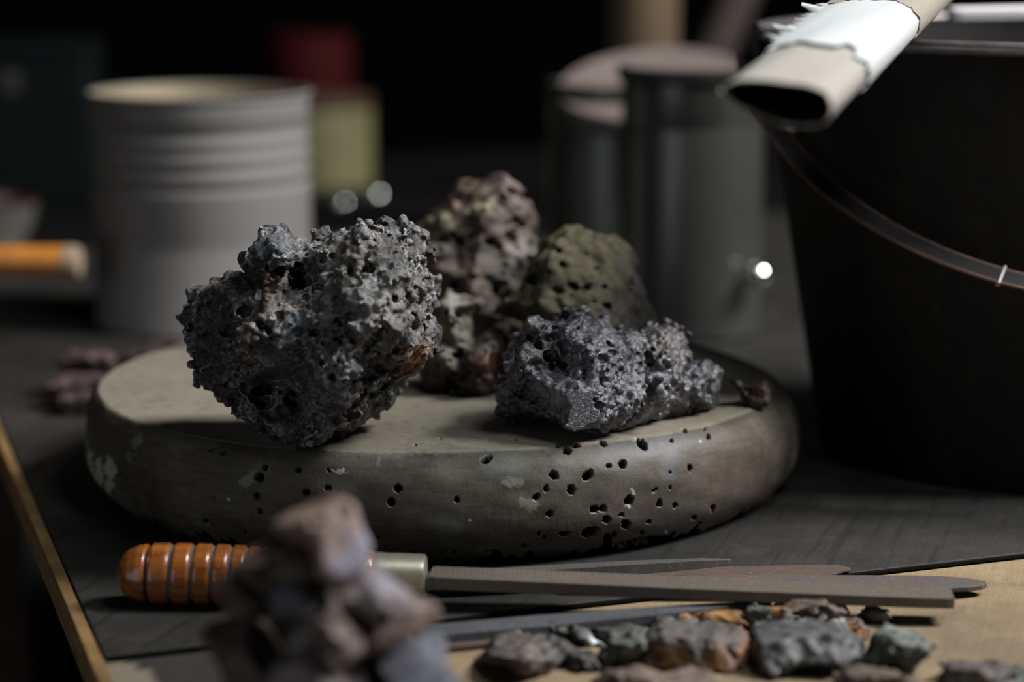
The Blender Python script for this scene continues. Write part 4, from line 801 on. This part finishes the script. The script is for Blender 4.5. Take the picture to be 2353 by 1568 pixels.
b = MB(); b.lathe([(.02, .1602), (.054, .1602), (.054, .167), (.052, .169), (.02, .169)], rc, seg=64); b.build('lid', M['red_paint'], red, rc, angle=30)
for pxx, pyy, dd, rr, lb in ((786, 474, 2.75, .011, 'small steel ball between the tin can and its twin, below the olive jar'), (866, 452, 2.95, .010, 'small steel ball farther from the tin can, toward the brown scoria rock')):
    p = at_z(pxx, pyy, .010); q0 = np.array([p[0], p[1], 0])
    b = MB(); b.lathe([(.0005, .0)] + [(rr * math.sin(a), rr - rr * math.cos(a)) for a in np.linspace(.12, math.pi - .12, 20)] + [(.0005, 2 * rr)], q0, seg=40)
    tag(b.build('steel_ball', M['chrome'], None, q0), lb, 'ball', 'steel balls behind the tin can')
p = at_d(90, 230, 2.75); tb = np.array([p[0], p[1], 0])
bx = empty('teal_box', tb, 'dark teal metal box standing behind the tin can on the left', 'box')
b = MB(); b.box(tb + [-.03, .05, .085], (.085, 0, 0), (0, .06, 0), (0, 0, .085)); b.build('body', M['teal'], bx, tb, bevel=.004)
b = MB(); b.box(tb + [-.03, .05, .176], (.088, 0, 0), (0, .063, 0), (0, 0, .006)); b.build('lid', M['teal'], bx, tb, bevel=.003)
b = MB(); b.box(tb + [-.03, -.012, .14], (.012, 0, 0), (0, .003, 0), (0, 0, .014)); b.build('clasp', M['enamel_dark'], bx, tb, bevel=.001)
p = at_d(10, 470, 2.35); q0 = np.array([p[0] - .02, p[1], 0])
bw = empty('enamel_bowl', q0, 'pale grey bowl at the left edge behind the mallet handle', 'bowl')
b = MB(); b.lathe([(.02, 0), (.030, 0), (.031, .006), (.045, .03), (.052, .056), (.053, .058), (.051, .058), (.044, .03), (.02, .010)], q0, seg=64); b.build('body', M['bowl'], bw, q0, angle=50)
b = MB(); torus(b, q0 + [0, 0, .058], .0522, .0018, 64, 8); b.build('rim', M['red_paint'], bw, q0)['label'] = 'red rim'
# mallet with orange handle
M['orange_wood'] = plain('orange_varnished_wood', lin(176, 112, 46), .4, 0, .15, 60, .05, coat=.3)
M['handle_cap'] = plain('pale_end_cap', lin(140, 120, 100), .6, 0, .1, 30)
ha, hb = at_d(186, 602, 1.90), at_d(186, 602, 1.90) + np.array([-.19, .012, .001])
ml = empty('mallet', (hb[0], hb[1], 0), 'mallet with orange wooden handle reaching in at the left beside the tin can', 'mallet')
hd = (ha - hb) / np.linalg.norm(ha - hb); Lm = np.linalg.norm(ha - hb)
b = MB(); b.lathe([(.008, -.01), (.0105, .0), (.0115, Lm * .5), (.0125, Lm * .93), (.008, Lm * .935)], hb, hd, 40); b.build('handle', M['orange_wood'], ml, ml.location, angle=40)
b = MB(); b.lathe([(.006, Lm * .932), (.0127, Lm * .932), (.0130, Lm * .97), (.0115, Lm * .995), (.006, Lm)], hb, hd, 40); b.build('end_cap', M['handle_cap'], ml, ml.location, angle=40)
hz = hb[2]
b = MB(); b.lathe([(.01, -.05), (hz - .003, -.05), (hz - .0002, -.045), (hz - .0002, .045), (hz - .003, .05), (.01, .05)], hb - np.array([.02, 0, 0]), (0.06, 1, 0), 48); b.build('head', M['stick'], ml, ml.location, angle=40)
